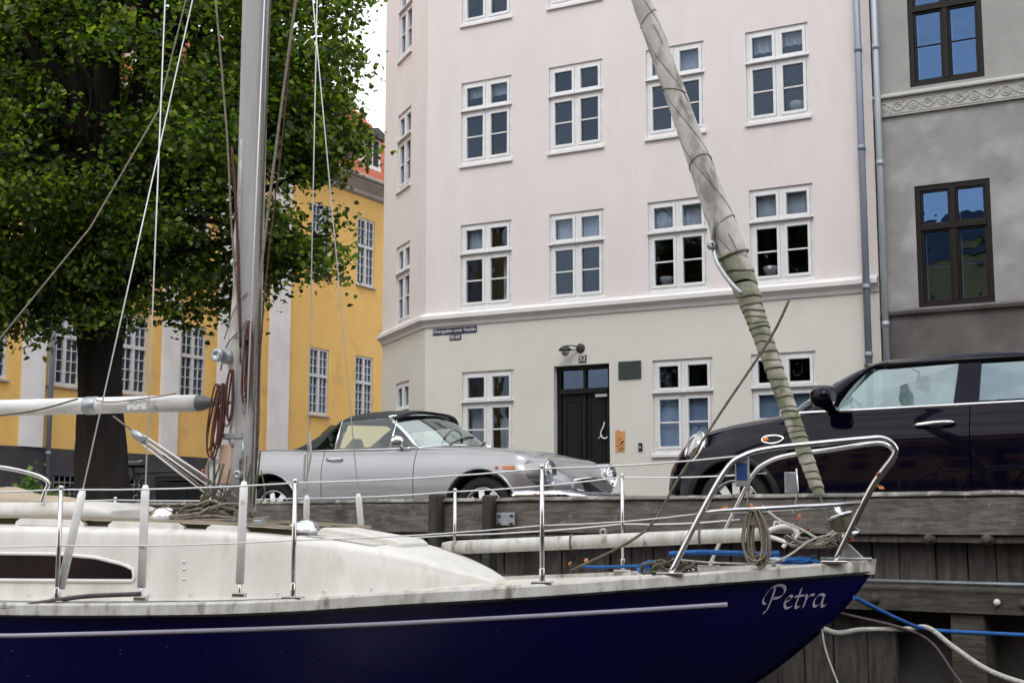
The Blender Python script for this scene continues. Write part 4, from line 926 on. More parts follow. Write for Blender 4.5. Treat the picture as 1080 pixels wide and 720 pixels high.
# ------------------------------------------------------------------ black hatchback
def hatchback():
    B = Body([(-1.86, .32, .86, .88, .60, .52), (-1.80, .24, .94, .95, .74, .66), (-1.6, .19, .995, 1.0, .815, .73), (-1.2, .165, 1.005, 1.01, .84, .755), (-.5, .16, .998, 1.01, .843, .765), (0, .16, .992, 1.005, .843, .768),
              (.45, .16, .985, 1.0, .843, .768), (.78, .16, .965, 1.03, .843, .755), (1.0, .165, .93, 1.015, .843, .74), (1.3, .175, .895, .975, .838, .705), (1.55, .19, .85, .925, .81, .655), (1.72, .21, .79, .86, .76, .58),
              (1.84, .235, .71, .77, .67, .48), (1.90, .27, .62, .66, .56, .38), (1.93, .32, .55, .57, .46, .30)])
    C = Vector((3.159, 10.442, SZ)); rt = thing('parked_hatchback', 'glossy black small hatchback with chrome belt line parked at the right', 'car', C, R(149))
    o = B.mesh(100).build('body', None)
    for xc in (1.25, -1.22):
        for s in (-1, 1): cut(o, MB().lathe([(0, -.25), (.335, -.25), (.335, .25), (0, .25)], (xc, s*.75, .30), (0, s, 0), 40))
    cut(o, MB().box(-1.5, .62, -.66, .66, .55, 1.3))
    for s in (-1, 1):
        bx = lambda g: MB().box(-.50+g, .80-g, min(s*.69, s*1.3), max(s*.69, s*1.3), .25+g, 1.4)
        d = dupmesh(o, 'door', None); cut(d, bx(.0035), 'INTERSECT'); cut(o, bx(-.0035)); d.parent = rt; finish(d, M['blackpaint'])
        yy = B.y(-.28, .86)
        m = MB(); P_ = smooth_path([(-.40, s*(yy+.004), .868), (-.37, s*(yy+.034), .87), (-.28, s*(yy+.046), .868), (-.16, s*(yy+.034), .86), (-.12, s*(yy+.004), .856)], 5); m.tube(P_, [.010+.006*math.sin(math.pi*i/(len(P_)-1)) for i in range(len(P_))], 8)
        h = m.build('handle', M['chrome'], d)
        m = MB(); m.lathe([(0, .003), (.05, .002), (.062, -.01)], (-.275, s*(yy+.002), .858), (0, s, .12), 20); m.v = [(v[0], v[1], .858+(v[2]-.858)*.8) for v in m.v]; m.build('handle_cup', M['cavity'], h)
        # mirror
        m = MB(); c = Vector((.46, s*.95, 1.08)); rings = []
        for t, rx in ((-.10, .55), (-.085, .85), (-.03, 1.0), (.03, 1.02), (.08, .85), (.105, .5)):
            rings.append([(c.x+.03+t*.8, c.y+.115*rx*math.cos(a)-s*t*.1, c.z+.082*rx*math.sin(a)) for a in np.linspace(0, 2*math.pi, 20, endpoint=False)])
        m.loft(rings); m.loft([[(c.x+dx, s*yy_, z) for dx, z in ((-.03, zz), (.05, zz), (.05, zz+.03), (-.03, zz+.03))] for yy_, zz in ((.90, 1.01), (.86, .985), (.77, .975))]); m.build('wing_mirror', M['blackpaint'], d)
    finish(o, M['blackpaint']); o.parent = rt
    for xc in (1.25, -1.22):
        for s in (-1, 1):
            m = MB(); m.lathe([(.0, -.24), (.332, -.24), (.332, .0)], (xc, s*.79, .30), (0, s, 0), 36); m.build('wheel_well', M['cavity'], rt)
            m = MB(); rings = []
            for t in np.linspace(-.12, math.pi+.12, 30):
                r_ = []
                for rr_, oo in ((.337, .004), (.337, .016), (.36, .020), (.385, .014), (.395, .0), (.37, -.01)):
                    x, z = xc+rr_*math.cos(t), .30+rr_*math.sin(t); r_.append((x, s*(B.y(x, max(z, .2))+oo), z))
                rings.append(r_)
            m.loft(rings); m.build('wheel_arch', M['plasticb'], rt)
            wheel(rt, xc, s*.705, .30, .19, 'star', s)
    for s in (-1, 1):
        side_strip(B, [(-.85, .24), (0, .23), (.88, .24)], 0, 0, s, 'sill_trim', M['plasticb'], rt, .002, r=.035)
        m = MB(); P_ = [(x, s*(B.y(x, z)+.010), z) for x, z in [(xx, .978+.009*(.8-xx)) for xx in np.linspace(.80, -1.6, 30)]]
        P_ = [(x, s*.775, .982+.012*(.8-x)*.8) for x in np.linspace(.80, -1.6, 30)]
        rings = [[(x, y, z-.011), (x, y+s*.006, z), (x, y, z+.011), (x, y-s*.01, z+.011), (x, y-s*.01, z-.011)] for x, y, z in P_]
        MB().loft(rings).build('belt_trim', M['chrome'], rt)
        # indicator scuttle with its chrome ring
        x0, z0 = .93, .79; yy = B.y(x0, z0)
        m = MB(); P_ = [(x0+.085*math.cos(t)*(1+.15*math.sin(t)), s*(B.y(x0+.085*math.cos(t), z0+.032*math.sin(t))+.006), z0+.030*math.sin(t)) for t in np.linspace(0, 2*math.pi, 28, endpoint=False)]
        m.tube(P_, .010, 6, closed=True); k = m.build('side_indicator', M['chrome'], rt)
        m = MB(); m.add([(p[0], p[1]-s*.001, p[2]) for p in P_], [tuple(range(len(P_)))]); m.build('black_mesh', M['plasticb'], k)
        m = MB(); m.lathe([(0, .01), (.02, .008), (.024, -.004)], (x0+.055, s*(yy+.006), z0), (0, s, 0), 14); m.build('side_repeater', M['amber'], k)
        # headlight: large oval on the wing front
        c = Vector((1.60, s*.705, .755)); ax = Vector((.45, s*.80, .42)).normalized()
        u = ax.cross(Vector((0, 0, 1))).normalized(); v = u.cross(ax)
        def ell(r1, r2, h, n=28):
            r1 *= .76; r2 *= .76; return [c+ax*h+u*r1*math.cos(t)+v*r2*math.sin(t) for t in np.linspace(0, 2*math.pi, n, endpoint=False)]
        m = MB(); m.loft([ell(.125, .165, -.06), ell(.135, .18, .0), ell(.128, .172, .018), ell(.112, .155, .014), ell(.11, .15, -.0)], caps=False); h = m.build('headlight', M['chrome'], rt)
        m = MB(); m.loft([ell(.115, .16, .012), ell(.09, .13, .045), ell(.05, .07, .062), ell(.005, .008, .066)], caps=False); m.build('lens', M['lampglass'], h)
        m = MB(); m.loft([ell(.112, .156, .008), ell(.08, .11, -.04), ell(.03, .04, -.055)], caps=False); m.build('reflector', M['alloy'], h)
        m = MB(); m.lathe([(0, .02), (.05, .015), (.06, 0), (.06, -.04)], (1.80, s*.46, .36), (1, s*.3, 0), 18); m.build('fog_light', M['lampglass'], rt)
    m = MB(); m.prism([(1.86, y, z) for y, z in ((-.38, .50), (.38, .50), (.34, .62), (.2, .68), (-.2, .68), (-.34, .62))], (.075, 0, 0)); m.build('grille', M['plasticb'], rt, bevel=.01)
    m = MB()
    for z in (.53, .57, .61, .65): m.tube([(1.945, -.3, z), (1.955, 0, z), (1.945, .3, z)], .008, 6)
    m.build('grille_bar', M['chrome'], rt)
    for s in (-1, 1):
        m = MB(); m.box(1.89, 1.91, s*.44-.05, s*.44+.05, .30, .33); m.build('front_reflector', M['redlens'], rt)
    # greenhouse
    bel = lambda x, s: Vector((x, s*(.765 if x < .3 else .765-.03*(x-.3)), .985+.012*(.8-x)*.8))
    def top(x, s): return Vector((x, s*(.60 if x < .1 else .60-.10*(x-.1)), 1.322 if x < .0 else 1.322-.06*x))
    for s in (-1, 1):
        def sgl(poly, name, m_='carglass'):
            m = MB(); m.prism(poly, (0, s*.004, 0)); return m.build(name, M[m_], rt)
        def mixp(x, f, xt=None):
            a = bel(x, s); b = top(xt if xt is not None else x, s); return a.lerp(b, f)
        sgl([mixp(.45, .03), mixp(-.385, .03, -.40), mixp(-.385, .93, -.40), mixp(.45, .93, .23)], 'door_glass')
        sgl([mixp(-.56, .06), mixp(-1.35, .06, -1.3), mixp(-1.35, .90, -1.28), mixp(-.56, .90)], 'quarter_glass', 'carglass2')
        def pil(a0, a1, b0, b1, th=.03, name='pillar'):
            m = MB(); m.prism([a0, a1, b1, b0], (0, -s*th, 0)); return m.build(name, M['blackpaint'], rt, bevel=.008)
        pil(bel(-.385, s), bel(-.56, s), top(-.385, s), top(-.56, s)); pil(bel(-1.33, s), bel(-1.68, s), top(-1.27, s), top(-1.52, s), name='pillar')
        # A pillar sweeping down to the bonnet
        P0 = [Vector((.80, s*.74, .965)), Vector((.62, s*.715, 1.10)), Vector((.42, s*.66, 1.235)), Vector((.24, s*.60, 1.325)), Vector((.12, s*.57, 1.352))]
        P1 = [Vector((.46, s*.765, .985)), Vector((.43, s*.745, 1.06)), Vector((.33, s*.69, 1.20)), Vector((.22, s*.625, 1.30)), Vector((.1, s*.605, 1.322))]
        q0 = smooth_path(P0, 4); q1 = smooth_path(P1, 4); m = MB(); m.loft([[a, a.lerp(b, .5)+Vector((0, s*.012, .004)), b, b-Vector((0, s*.03, 0)), a-Vector((0, s*.03, .0))] for a, b in zip(q0, q1)]); m.build('windscreen_pillar', M['blackpaint'], rt)
    bl = lambda y: Vector((.80+.20*(1-(y/.72)**2), y, .965+.07*(1-(y/.72)**2))); tl = lambda y: Vector((.24+.12*(1-(y/.72)**2), y*.82, 1.325+.05*(1-(y/.72)**2)))
    rows = [[bl(y).lerp(tl(y), v)+Vector((.02, 0, .02))*4*v*(1-v) for y in np.linspace(-.72, .72, 15)] for v in np.linspace(0, 1, 6)]
    MB().loft(rows, closed=False).build('windscreen', M['carglass'], rt, fix=False)
    xs = [.32, .24, .1, -.1, -.5, -.9, -1.3, -1.55, -1.62]; rings = []
    for x in xs:
        zc = 1.405-.02*((x+.5)/1.0)**2 if x < .1 else np.interp(x, [.1, .24, .32], [1.398, 1.378, 1.36]); ye = .615 if x < .1 else np.interp(x, [.1, .24, .32], [.615, .60, .50]); ze = 1.318 if x < .0 else np.interp(x, [0, .1, .24, .32], [1.318, 1.318, 1.318, 1.352])
        half = []
        for t in np.linspace(0, 1, 12):
            a = t*math.pi/2; y = ye*math.sin(a)**.75; half.append((x, y, ze+(zc-ze)*(1-abs(math.sin(a))**3.5)))
        ring = [(p[0], -p[1], p[2]) for p in half[::-1]]+half[1:]
        rings.append(ring+[(p[0], p[1]*.97, p[2]-.022) for p in ring[::-1]])
    MB().loft(rings).build('roof', M['blackpaint'], rt)
    for s in (-1, 1):
        m = MB(); m.tube([(x, s*.617, 1.327) for x in np.linspace(.12, -1.5, 14)], .008, 6); m.build('roof_trim', M['plasticb'], rt)
    MB().loft([[(-1.55, y, 1.33), (-1.70, y*1.1, 1.03)] for y in np.linspace(-.55, .55, 8)], closed=False).build('rear_window', M['carglass2'], rt, fix=False)
    for y in (-.36, .36):
        m = MB(); m.loft([[(x, y+yy, z) for x, z in ((-.05, .55), (-.25, 1.16), (-.36, 1.17), (-.32, .6))] for yy in (-.24, -.21, .21, .24)], smooth=False); m.box(-.3, .22, y-.23, y+.23, .45, .62)
        m.box(-.36, -.27, y-.11, y+.11, 1.19, 1.30); m.build('seat', M['seatgrey'], rt, bevel=.03)
    m = MB(); m.tube([(.36+.09*math.sin(t), .36+.18*math.cos(t), .93+.17*math.sin(t)) for t in np.linspace(0, 2*math.pi, 24, endpoint=False)], .014, 6, closed=True); m.build('steering_wheel', M['plasticb'], rt)
    m = MB(); m.box(.50, .80, -.64, .64, .70, .955); m.build('dashboard', M['seatgrey'], rt, bevel=.02)
    m = MB(); m.box(-1.5, .62, -.655, .655, .555, .56); m.box(-1.52, -1.40, -.6, .6, .56, 1.12); m.build('rear_bench', M['seatgrey'], rt)
    return rt, B
mini, MBd = hatchback()

# ================================================================== SAILING BOAT
BM = Vector((-1.6844, 8.6335, 0)); BR = R(-15)
bt = thing('sailing_boat', 'white and navy blue sailing boat moored bow-on along the timber quay', 'sailing boat', BM, BR)
Us = [-5.9, -5.0, -3.5, -2.0, -.7, .37, .9, 1.34, 2.13, 2.76, 3.3, 3.55, 3.79]
SH = [1.17, 1.13, 1.095, 1.08, 1.082, 1.095, 1.115, 1.145, 1.19, 1.235, 1.27, 1.288, 1.303]
def sheer(u): return float(hermite(Us, SH, u))
def bb(u):
    s = 3.80-u; f = 1.42*(1-max(0, 1-s/4.6)**2)**.9
    if u < -1: f *= 1-.22*((-1-u)/4.9)**1.7
    return max(f, .004)
KU = [-5.9, -5.2, -4, -2, 0, 1.9, 2.6, 3.154, 3.323, 3.534, 3.665, 3.80]; KZ = [.55, .05, -.35, -.5, -.42, 0, .28, .621, .744, .924, 1.059, 1.240]
def keel(u): return float(hermite(KU, KZ, u))
def hy(u, z):   # half width of the hull at height z
    k = keel(u); t = min(max((z-k)/max(sheer(u)-k, .01), 0), 1); return bb(u)*t**(.36+.30*min(max((u+.5)/4, 0), 1))
def bp(u, v, z): return Vector((u, -v, z))
us = list(np.linspace(-5.9, 3.0, 50))+list(np.linspace(3.05, 3.80, 22))
rings = []
for u in us:
    k = keel(u); zt = sheer(u)-.072; half = []
    for t in np.linspace(0, 1, 18):
        z = k+(zt-k)*t**1.5; half.append((u, hy(u, z), z))
    rings.append([(u, -y, z) for _, y, z in half[::-1]]+[(u, y, z) for _, y, z in half[1:]])
m = MB(); m.loft(rings, closed=False)
m.add(rings[0], [tuple(range(len(rings[0])))]); m.build('hull', M['hull'], bt, fix=False)
# white rail strip on both sides, with a flat top and a small inner face
for s in (1, -1):
    rings = []
    for u in list(np.linspace(-5.9, 3.79, 70)):
        b = bb(u); z = sheer(u); i_ = max(b-.055, .0005); o_ = b+.009
        j = .0025*math.sin(u*23)+.002*math.sin(u*51)
        rings.append([bp(u, s*(hy(u, z-.076)+.004), z-.076+j*.6), bp(u, s*(o_+.003), z-.062), bp(u, s*o_, z-.012+j*.4), bp(u, s*(o_-.01), z), bp(u, s*i_, z), bp(u, s*i_, z-.05)])
    m = MB(); m.loft(rings); m.build('rail_strip', M['gelrail'], bt, sharp=30)
m = MB(); m.loft([[bp(3.76, .03, 1.225), bp(3.81, .012, 1.225), bp(3.81, -.012, 1.225), bp(3.76, -.03, 1.225)], [bp(3.76, .035, 1.306), bp(3.822, .014, 1.308), bp(3.822, -.014, 1.308), bp(3.76, -.035, 1.306)]], smooth=False); m.build('stem_cap', M['gelrail'], bt)
rings = []
for u in np.linspace(-5.88, 3.76, 50):
    b = max(bb(u)-.05, .001); rings.append([bp(u, v*b, sheer(u)-.045+.05*(1-v*v)*min(1, b)) for v in np.linspace(-1, 1, 13)])
m = MB(); m.loft(rings, closed=False); m.build('deck', M['deck'], bt, fix=False)
# hull stripe
su = list(np.linspace(-5.8, 3.045, 80)); SZt = lambda u: float(np.interp(u, [-5.9, -2, -.7, .72, 1.34, 2.6, 3.05], [.93, .89, .904, .957, .983, 1.048, 1.072]))
m = MB(); rr_ = []
for u in su:
    a, b = SZt(u)-.0125, SZt(u)+.0125; rr_.append([bp(u, hy(u, a)+.003, a), bp(u, hy(u, b)+.003, b), bp(u, hy(u, b)-.002, b), bp(u, hy(u, a)-.002, a)])
m.loft(rr_); m.build('hull_stripe', M['stripe'], bt)
# name drawn with a broad pen, wrapped on the bow
def pen(mb, pts, u0, z0, sc_, nib=(.075, .105), wmul=1.):
    P_ = smooth_path([(x, y, 0) for x, y in pts], 6)
    rows = []
    for p in P_:
        r = []
        for k in (-1, 1):
            x = p.x+nib[0]*k*.5*wmul; y = p.y+nib[1]*k*.5*wmul
            uu = u0+(x+.20*y)*sc_*1.0; zz = z0+y*sc_+.035*(uu-u0); r.append((uu, zz))
        rows.append(r)
    out = [[bp(a, hy(a, b)+.004, b) for a, b in r]+[bp(a, hy(a, b)+.001, b) for a, b in r[::-1]] for r in rows]
    mb.loft(out, smooth=False)
lt = MB()
L_ = [ # coordinates: x right, y up, x-height .45, cap 1.0
 ([(.42, .93), (.38, .6), (.30, .25), (.20, -.08), (.10, -.12)], 1.15), ([(.10, .62), (.02, .45), (.03, .28), (.14, .22)], .7), ([(.10, .62), (.22, .84), (.45, .97), (.70, .95), (.82, .80), (.78, .60), (.62, .47), (.40, .44)], 1.),
 ([(.92, .26), (1.06, .34), (1.14, .46), (1.06, .52), (.94, .42), (.88, .24), (.92, .06), (1.04, .0), (1.18, .08)], .9),
 ([(1.46, .80), (1.40, .45), (1.33, .12), (1.38, .0), (1.50, .06)], 1.), ([(1.24, .47), (1.40, .49), (1.60, .50)], .8),
 ([(1.66, .50), (1.72, .46), (1.68, .2), (1.64, .0)], 1.), ([(1.70, .25), (1.78, .42), (1.90, .52), (2.00, .49)], .9),
 ([(2.40, .46), (2.28, .52), (2.12, .42), (2.04, .20), (2.08, .03), (2.20, .04), (2.34, .20), (2.42, .46)], .9), ([(2.43, .50), (2.38, .2), (2.38, .04), (2.46, .0), (2.56, .08)], 1.)]
for p_, w__ in L_: pen(lt, p_, 3.215, 1.042, .130, wmul=w__)
lt.build('boat_name', M['letter'], bt, fix=False)
m = MB()
for k in range(14):
    u = random.uniform(-1.6, 2.8); z = random.uniform(.68, .86) if u < 1.5 else random.uniform(.9, 1.1); L = random.uniform(.004, .02)
    m.add([bp(u, hy(u, z)+.002, z), bp(u+L, hy(u+L, z)+.002, z+.002), bp(u+L*.8, hy(u, z+.004)+.002, z+.005)], [(0, 1, 2)])
m.build('paint_chips', M['stripe'], bt)
# coachroof
cbU = [-5.2, -3, -1, 0, .4, .8, 1.2, 1.5, 1.68]; CB = [.70, .84, .86, .82, .78, .70, .56, .38, .16]
CZ = [1.56, 1.52, 1.483, 1.468, 1.448, 1.408, 1.335, 1.238, 1.168]; CC = [1.62, 1.58, 1.535, 1.500, 1.470, 1.424, 1.350, 1.250, 1.172]
cbf = lambda u: float(hermite(cbU, CB, u)); czf = lambda u: float(hermite(cbU, CZ, u)); ccf = lambda u: float(hermite(cbU, CC, u))
def cab(u):
    b, z, c, d = cbf(u), czf(u), ccf(u), sheer(u)-.05; h = z-d; q = min(1, h/.25)
    pts = [(b+.05*q, d), (b+.028*q, d+.02*q), (b+.012*q, d+.06*q), (b-.012*q, d+.6*h), (b-.03*q, z-.055*q), (b-.045*q, z-.02*q), (b-.085*q, z-.003), (b*.72, z+(c-z)*.35), (b*.4, z+(c-z)*.8), (0, c)]
    P_ = smooth_path([(0, a, zz) for a, zz in pts], 3); return [(p.y, p.z) for p in P_]
rings = []
for u in np.linspace(-5.2, 1.68, 90):
    h = cab(u); rings.append([bp(u, a, z) for a, z in h]+[bp(u, -a, z) for a, z in h[-2::-1]])
m = MB(); m.loft(rings, closed=False); m.add(rings[0], [tuple(range(len(rings[0])))]); m.add(rings[-1], [tuple(range(len(rings[0])))]); m.build('coachroof', M['gel'], bt, fix=False)
def cabv(u, z):   # side surface
    q = cab(u)[:16]; return float(np.interp(z, [p[1] for p in q], [p[0] for p in q]))
# dark window with white frame, near and far side
for s in (1, -1):
    wu = list(np.linspace(-2.6, -.62, 22))+list(np.linspace(-.57, -.262, 9))
    topz = lambda u: float(np.interp(u, [-2.6, -1.16, -.75, -.5, -.32, -.262], [1.325, 1.320, 1.318, 1.300, 1.262, 1.235])); botz = lambda u: 1.186+.004*(u+1)
    m = MB(); m.loft([[bp(u, s*(cabv(u, z)+.006), z) for z in np.linspace(botz(u), topz(u), 5)] for u in wu], closed=False); m.build('cabin_window', M['darkwin'], bt, fix=False)
    fr = [(u, topz(u)+.008) for u in wu]+[(-.250, 1.20)]+[(u, botz(u)-.010) for u in wu[::-1]]
    m = MB(); m.tube([bp(u, s*(cabv(u, z)+.006), z) for u, z in fr], .0105, 8, closed=True); m.build('window_frame', M['pvc'], bt)
    # cabin handrail on pads
    rl = lambda u: (min(.70, cbf(u)-.13), float(np.interp(u, [-5, -3, -1, 0, .5, .7], [1.60, 1.575, 1.540, 1.512, 1.488, 1.470])))
    m = MB(); m.loft([[bp(u, s*(rl(u)[0]+a), rl(u)[1]+b) for a, b in ((-.018, -.009), (.018, -.009), (.018, .009), (-.018, .009))] for u in np.linspace(-4.4, .62, 40)], smooth=False); m.build('handrail', M['teak'], bt)
    m = MB()
    pads = [(-4.3, -3.5), (-3.3, -2.6), (-2.4, -1.80), (-1.72, -1.28), (-1.12, -.66), (-.50, -.02), (.12, .36)]
    for a, b in pads:
        m = MB(); m.loft([[bp(u, s*(rl(u)[0]+w_), z) for w_, z in ((-.03, rl(u)[1]-.045-e), (.03, rl(u)[1]-.05-e), (.024, rl(u)[1]-.010-e), (-.024, rl(u)[1]-.010-e))] for u, e in ((a, .02), (a+.03, 0), (b-.03, 0), (b, .02))], smooth=False); m.build('handrail_pad', M['gel'], bt, bevel=.004)
    m = MB(); m.loft([[bp(u, s*(rl(u)[0]-.03+a), rl(u)[1]-.035+b) for a, b in ((-.008, -.025), (.008, -.025), (.008, .023), (-.008, .023))] for u in np.linspace(-4.4, .6, 30)], smooth=False); m.build('handrail_gap_fill', M['olive'], bt)  # dark strip filling the gaps between the pads under the rail
m = MB()
for a, b in ((-.55, .50), (.55, 1.05)):
    for s in (1, -1):
        m.loft([[bp(u, s*v*max(cbf(u)-.16, .05), np.interp(v*max(cbf(u)-.16, .05)/cbf(u), [0, .4, .72, 1], [ccf(u), czf(u)+(ccf(u)-czf(u))*.8, czf(u)+(ccf(u)-czf(u))*.35, czf(u)])+.0035) for v in (.45, .6, .75, .9, 1.0)] for u in np.linspace(a, b, 12)], closed=False)
m.build('non_slip_panel', M['deck'], bt, fix=False)
m = MB()
for u in list(np.linspace(-2.4, 1.1, 15)):
    z = sheer(u)-.012; q = bp(u, cabv(u, z+.02)+.012, z+.03); m.lathe([(0, .004), (.006, .003), (.007, 0)], q, (0, -1, .2), 8)
m.build('cabin_bolts', M['steel'], bt)
# sliding hatch slab
m = MB(); rings = []
for u in list(np.linspace(-3.2, -1.0, 8))+list(np.linspace(-.95, -.72, 9)):
    t = 0 if u < -1.0 else ((u+1.0)/.28)**2; top_ = 1.632-.055*t; b = .40-.06*t
    rings.append([bp(u, -b, 1.535), bp(u, -b, top_-.015), bp(u, -b+.03, top_), bp(u, 0, top_+.012), bp(u, b-.03, top_), bp(u, b, top_-.015), bp(u, b, 1.535)])
m.loft(rings); m.build('sliding_hatch', M['gel'], bt)
m = MB(); m.loft([[bp(u, -.46, 1.50), bp(u, -.46, 1.53), bp(u, .46, 1.53), bp(u, .46, 1.50)] for u in (-3.2, -.66)], smooth=False); m.build('hatch_coaming', M['gelrail'], bt)
# fore hatch and vents
m = MB(); m.loft([[bp(u, v*(.26-e), z) for v, z in ((-1, ccf(u)-.01), (-1, ccf(u)+.035-e), (1, ccf(u)+.035-e), (1, ccf(u)-.01))] for u, e in ((.62, .015), (.66, 0), (1.10, 0), (1.14, .015))], smooth=False); m.build('fore_hatch', M['gel'], bt, bevel=.008)
def vent(u, v, z, r):
    m = MB(); m.lathe([(r*.7, -.02), (r*.9, 0), (r*1.05, .008), (r, .018), (r*.86, .045), (r*.55, .068), (0, .078)], bp(u, v, z), (0, 0, 1), 24); m.build('mushroom_vent', M['chrome'], bt)
    m = MB(); m.lathe([(r*1.1, 0), (r*1.1, .004), (0, .005)], bp(u, v, z-.022), (0, 0, 1), 20); m.build('vent_base', M['pvc'], bt)
vent(.62, .48, 1.450, .098); vent(-.43, .20, 1.532, .085); vent(-.43, -.20, 1.532, .085)
# fittings on the coachroof side
for u, z in ((.35, 1.19), (.345, 1.245), (.34, 1.285)):
    m = MB(); m.lathe([(0, .006), (.007, .005), (.009, 0)], bp(u-.30, cabv(u-.3, z), z), (0, -1, 0), 10); m.build('screw', M['steel'], bt)
for u, v in ((3.25, .22),):
    m = MB(); zc = sheer(u)-.01; m.tube([bp(u-.09, v, zc+.045), bp(u-.05, v, zc+.05), bp(u+.05, v, zc+.05), bp(u+.09, v, zc+.045)], [.008, .012, .012, .008], 8); m.tube([bp(u-.03, v, zc), bp(u-.03, v, zc+.05)], .011, 8); m.tube([bp(u+.03, v, zc), bp(u+.03, v, zc+.05)], .011, 8); m.build('deck_cleat', M['galv'], bt)
for s in (1, -1):
    m = MB(); m.loft([[bp(u, s*(bb(u)-.16)+a, sheer(u)-.02+b) for a, b in ((-.012, 0), (.012, 0), (.012, .022), (-.012, .022))] for u in np.linspace(-2.4, .9, 30)], smooth=False); m.build('deck_track', M['galv'], bt)
# stanchions and lifelines
stu = {1: [-4.5, -3.1, -1.72, -.395, .89, 2.135], -1: [-4.5, -3.1, -1.72, -.26, 1.02, 2.258]}
SP = {}
for s in (1, -1):
    tops = []; mids = []
    for u in stu[s]:
        b = bb(u)-.035; z = sheer(u); m = MB(); m.tube([bp(u, s*b, z-.01), bp(u, s*b, z+.605)], .0125, 10); m.lathe([(.0125, 0), (.015, .003), (.013, .018), (0, .022)], bp(u, s*b, z+.6), (0, 0, 1), 10)
        st_ = m.build('stanchion', M['steel'], bt)
        m = MB(); m.box(u-.055, u+.055, -s*b-.03, -s*b+.03, z-.002, z+.012); m.tube([bp(u, s*b, z+.0), bp(u, s*b, z+.08)], .0165, 10); m.build('stanchion_base', M['steel'], st_, bevel=.003)
        tops.append(bp(u, s*b, z+.597)); mids.append(bp(u, s*b, z+.30))
    SP[s] = (tops, mids)
pulT = {1: bp(3.13, .42, 1.862), -1: bp(3.20, -.46, 1.80)}
pulM = {1: bp(2.93, .50, 1.555), -1: bp(3.03, -.50, 1.525)}
for s in (1, -1):
    m = MB(); P_ = SP[s][0]+[pulT[s]]; Q = []
    for a, b in zip(P_[:-1], P_[1:]): Q += [a.lerp(b, t)+Vector((0, 0, -.012*4*t*(1-t))) for t in (0, .25, .5, .75)]
    m.tube(Q+[P_[-1]], .0052, 6); m.build('lifeline', M['wirew'], bt)
    m = MB(); P_ = SP[s][1]+[pulM[s]]; Q = []
    for a, b in zip(P_[:-1], P_[1:]): Q += [a.lerp(b, t)+Vector((0, 0, -.012*4*t*(1-t))) for t in (0, .25, .5, .75)]
    m.tube(Q+[P_[-1]], .0042 if s > 0 else .0052, 6); m.build('lifeline', M['wirew'], bt)
# pulpit
for s in (1, -1):
    du = .0 if s > 0 else .06
    pth = [bp(2.77+du, s*.60, sheer(2.8)+.0), bp(2.93+du, s*.52, 1.56), bp(3.06+du, s*.46, 1.79), bp(3.15+du, s*.43, 1.862), bp(3.28+du, s*.39, 1.900), bp(3.55+du, s*.32, 1.930), bp(3.78, s*.26, 1.952), bp(3.88, s*.235, 1.955), bp(3.935, s*.22, 1.915), bp(3.93, s*.21, 1.86), bp(3.80, s*.19, 1.68), bp(3.60, s*.165, sheer(3.6)+.0)]
    m = MB(); m.tube(smooth_path(pth, 6), .0155, 10); m.build('pulpit_hoop', M['steel'], bt)
    m = MB(); m.tube([bp(2.935+du, s*.515, 1.562), bp(3.35, s*.37, 1.585), bp(3.745, s*.185, 1.612)], .0135, 10); m.build('pulpit_rail', M['steel'], bt)
    for u, v in ((2.77+du, .60), (3.60, .165)):
        m = MB(); m.box(u-.07, u+.07, -s*v-.03, -s*v+.03, sheer(u)-.004, sheer(u)+.010); m.build('pulpit_foot', M['steel'], bt, bevel=.003)
# shroud chainplates with white tube covers; the covers follow their wires
W = [  # chainplate (u, v, z), wire top (u, v, z), cover length
 ((-.395, 1.36, 1.10), (-.28, .2, 5.2), .55, 1), ((.085, 1.34, 1.11), (-.40, .45, 5.6), .55, 1), ((.60, 1.24, 1.13), (.14, .10, 6.4), .55, 1),
 ((-.15, -1.34, 1.10), (.22, -.50, 6.2), .55, 1), ((.33, -1.30, 1.11), (.14, -.35, 6.0), .55, 1)]
for a, b, L, k in W:
    A = bp(*a); B_ = bp(*b); d = (B_-A).normalized()
    m = MB(); m.tube([A, B_], .0042, 6); wr = m.build('shroud', M['wire'], bt)
    m = MB(); m.tube([A+d*.06, A+d*(.06+L-.03), A+d*(.06+L)], [.0225, .0225, .014], 12); m.build('shroud_cover', M['pvc'], wr)
    m = MB(); m.box(A.x-.035, A.x+.035, A.y-.02, A.y+.02, A.z-.01, A.z+.012); m.tube([A, A+d*.07], .011, 8); m.build('chainplate', M['steel'], wr, bevel=.003)
# mast
def oval(cx_, cy_, z, a, b, n=28, sq=.8):
    r = []
    for t in np.linspace(0, 2*math.pi, n, endpoint=False):
        c_, s_ = math.cos(t), math.sin(t); r.append((cx_+a*math.copysign(abs(c_)**sq, c_), cy_+b*math.copysign(abs(s_)**sq, s_), z))
    return r
m = MB(); m.loft([oval(.0, 0, z, .086, .062) for z in np.linspace(1.5, 11.5, 24)]); mast = m.build('mast', M['alu'], bt)
m = MB(); m.loft([oval(.01, 0, z, .13, .10) for z in (1.5, 1.53)]); m.build('mast_step', M['galv'], mast)
m = MB(); m.box(.083, .094, -.016, .016, 1.9, 11.4); m.build('mast_track', M['galv'], mast)
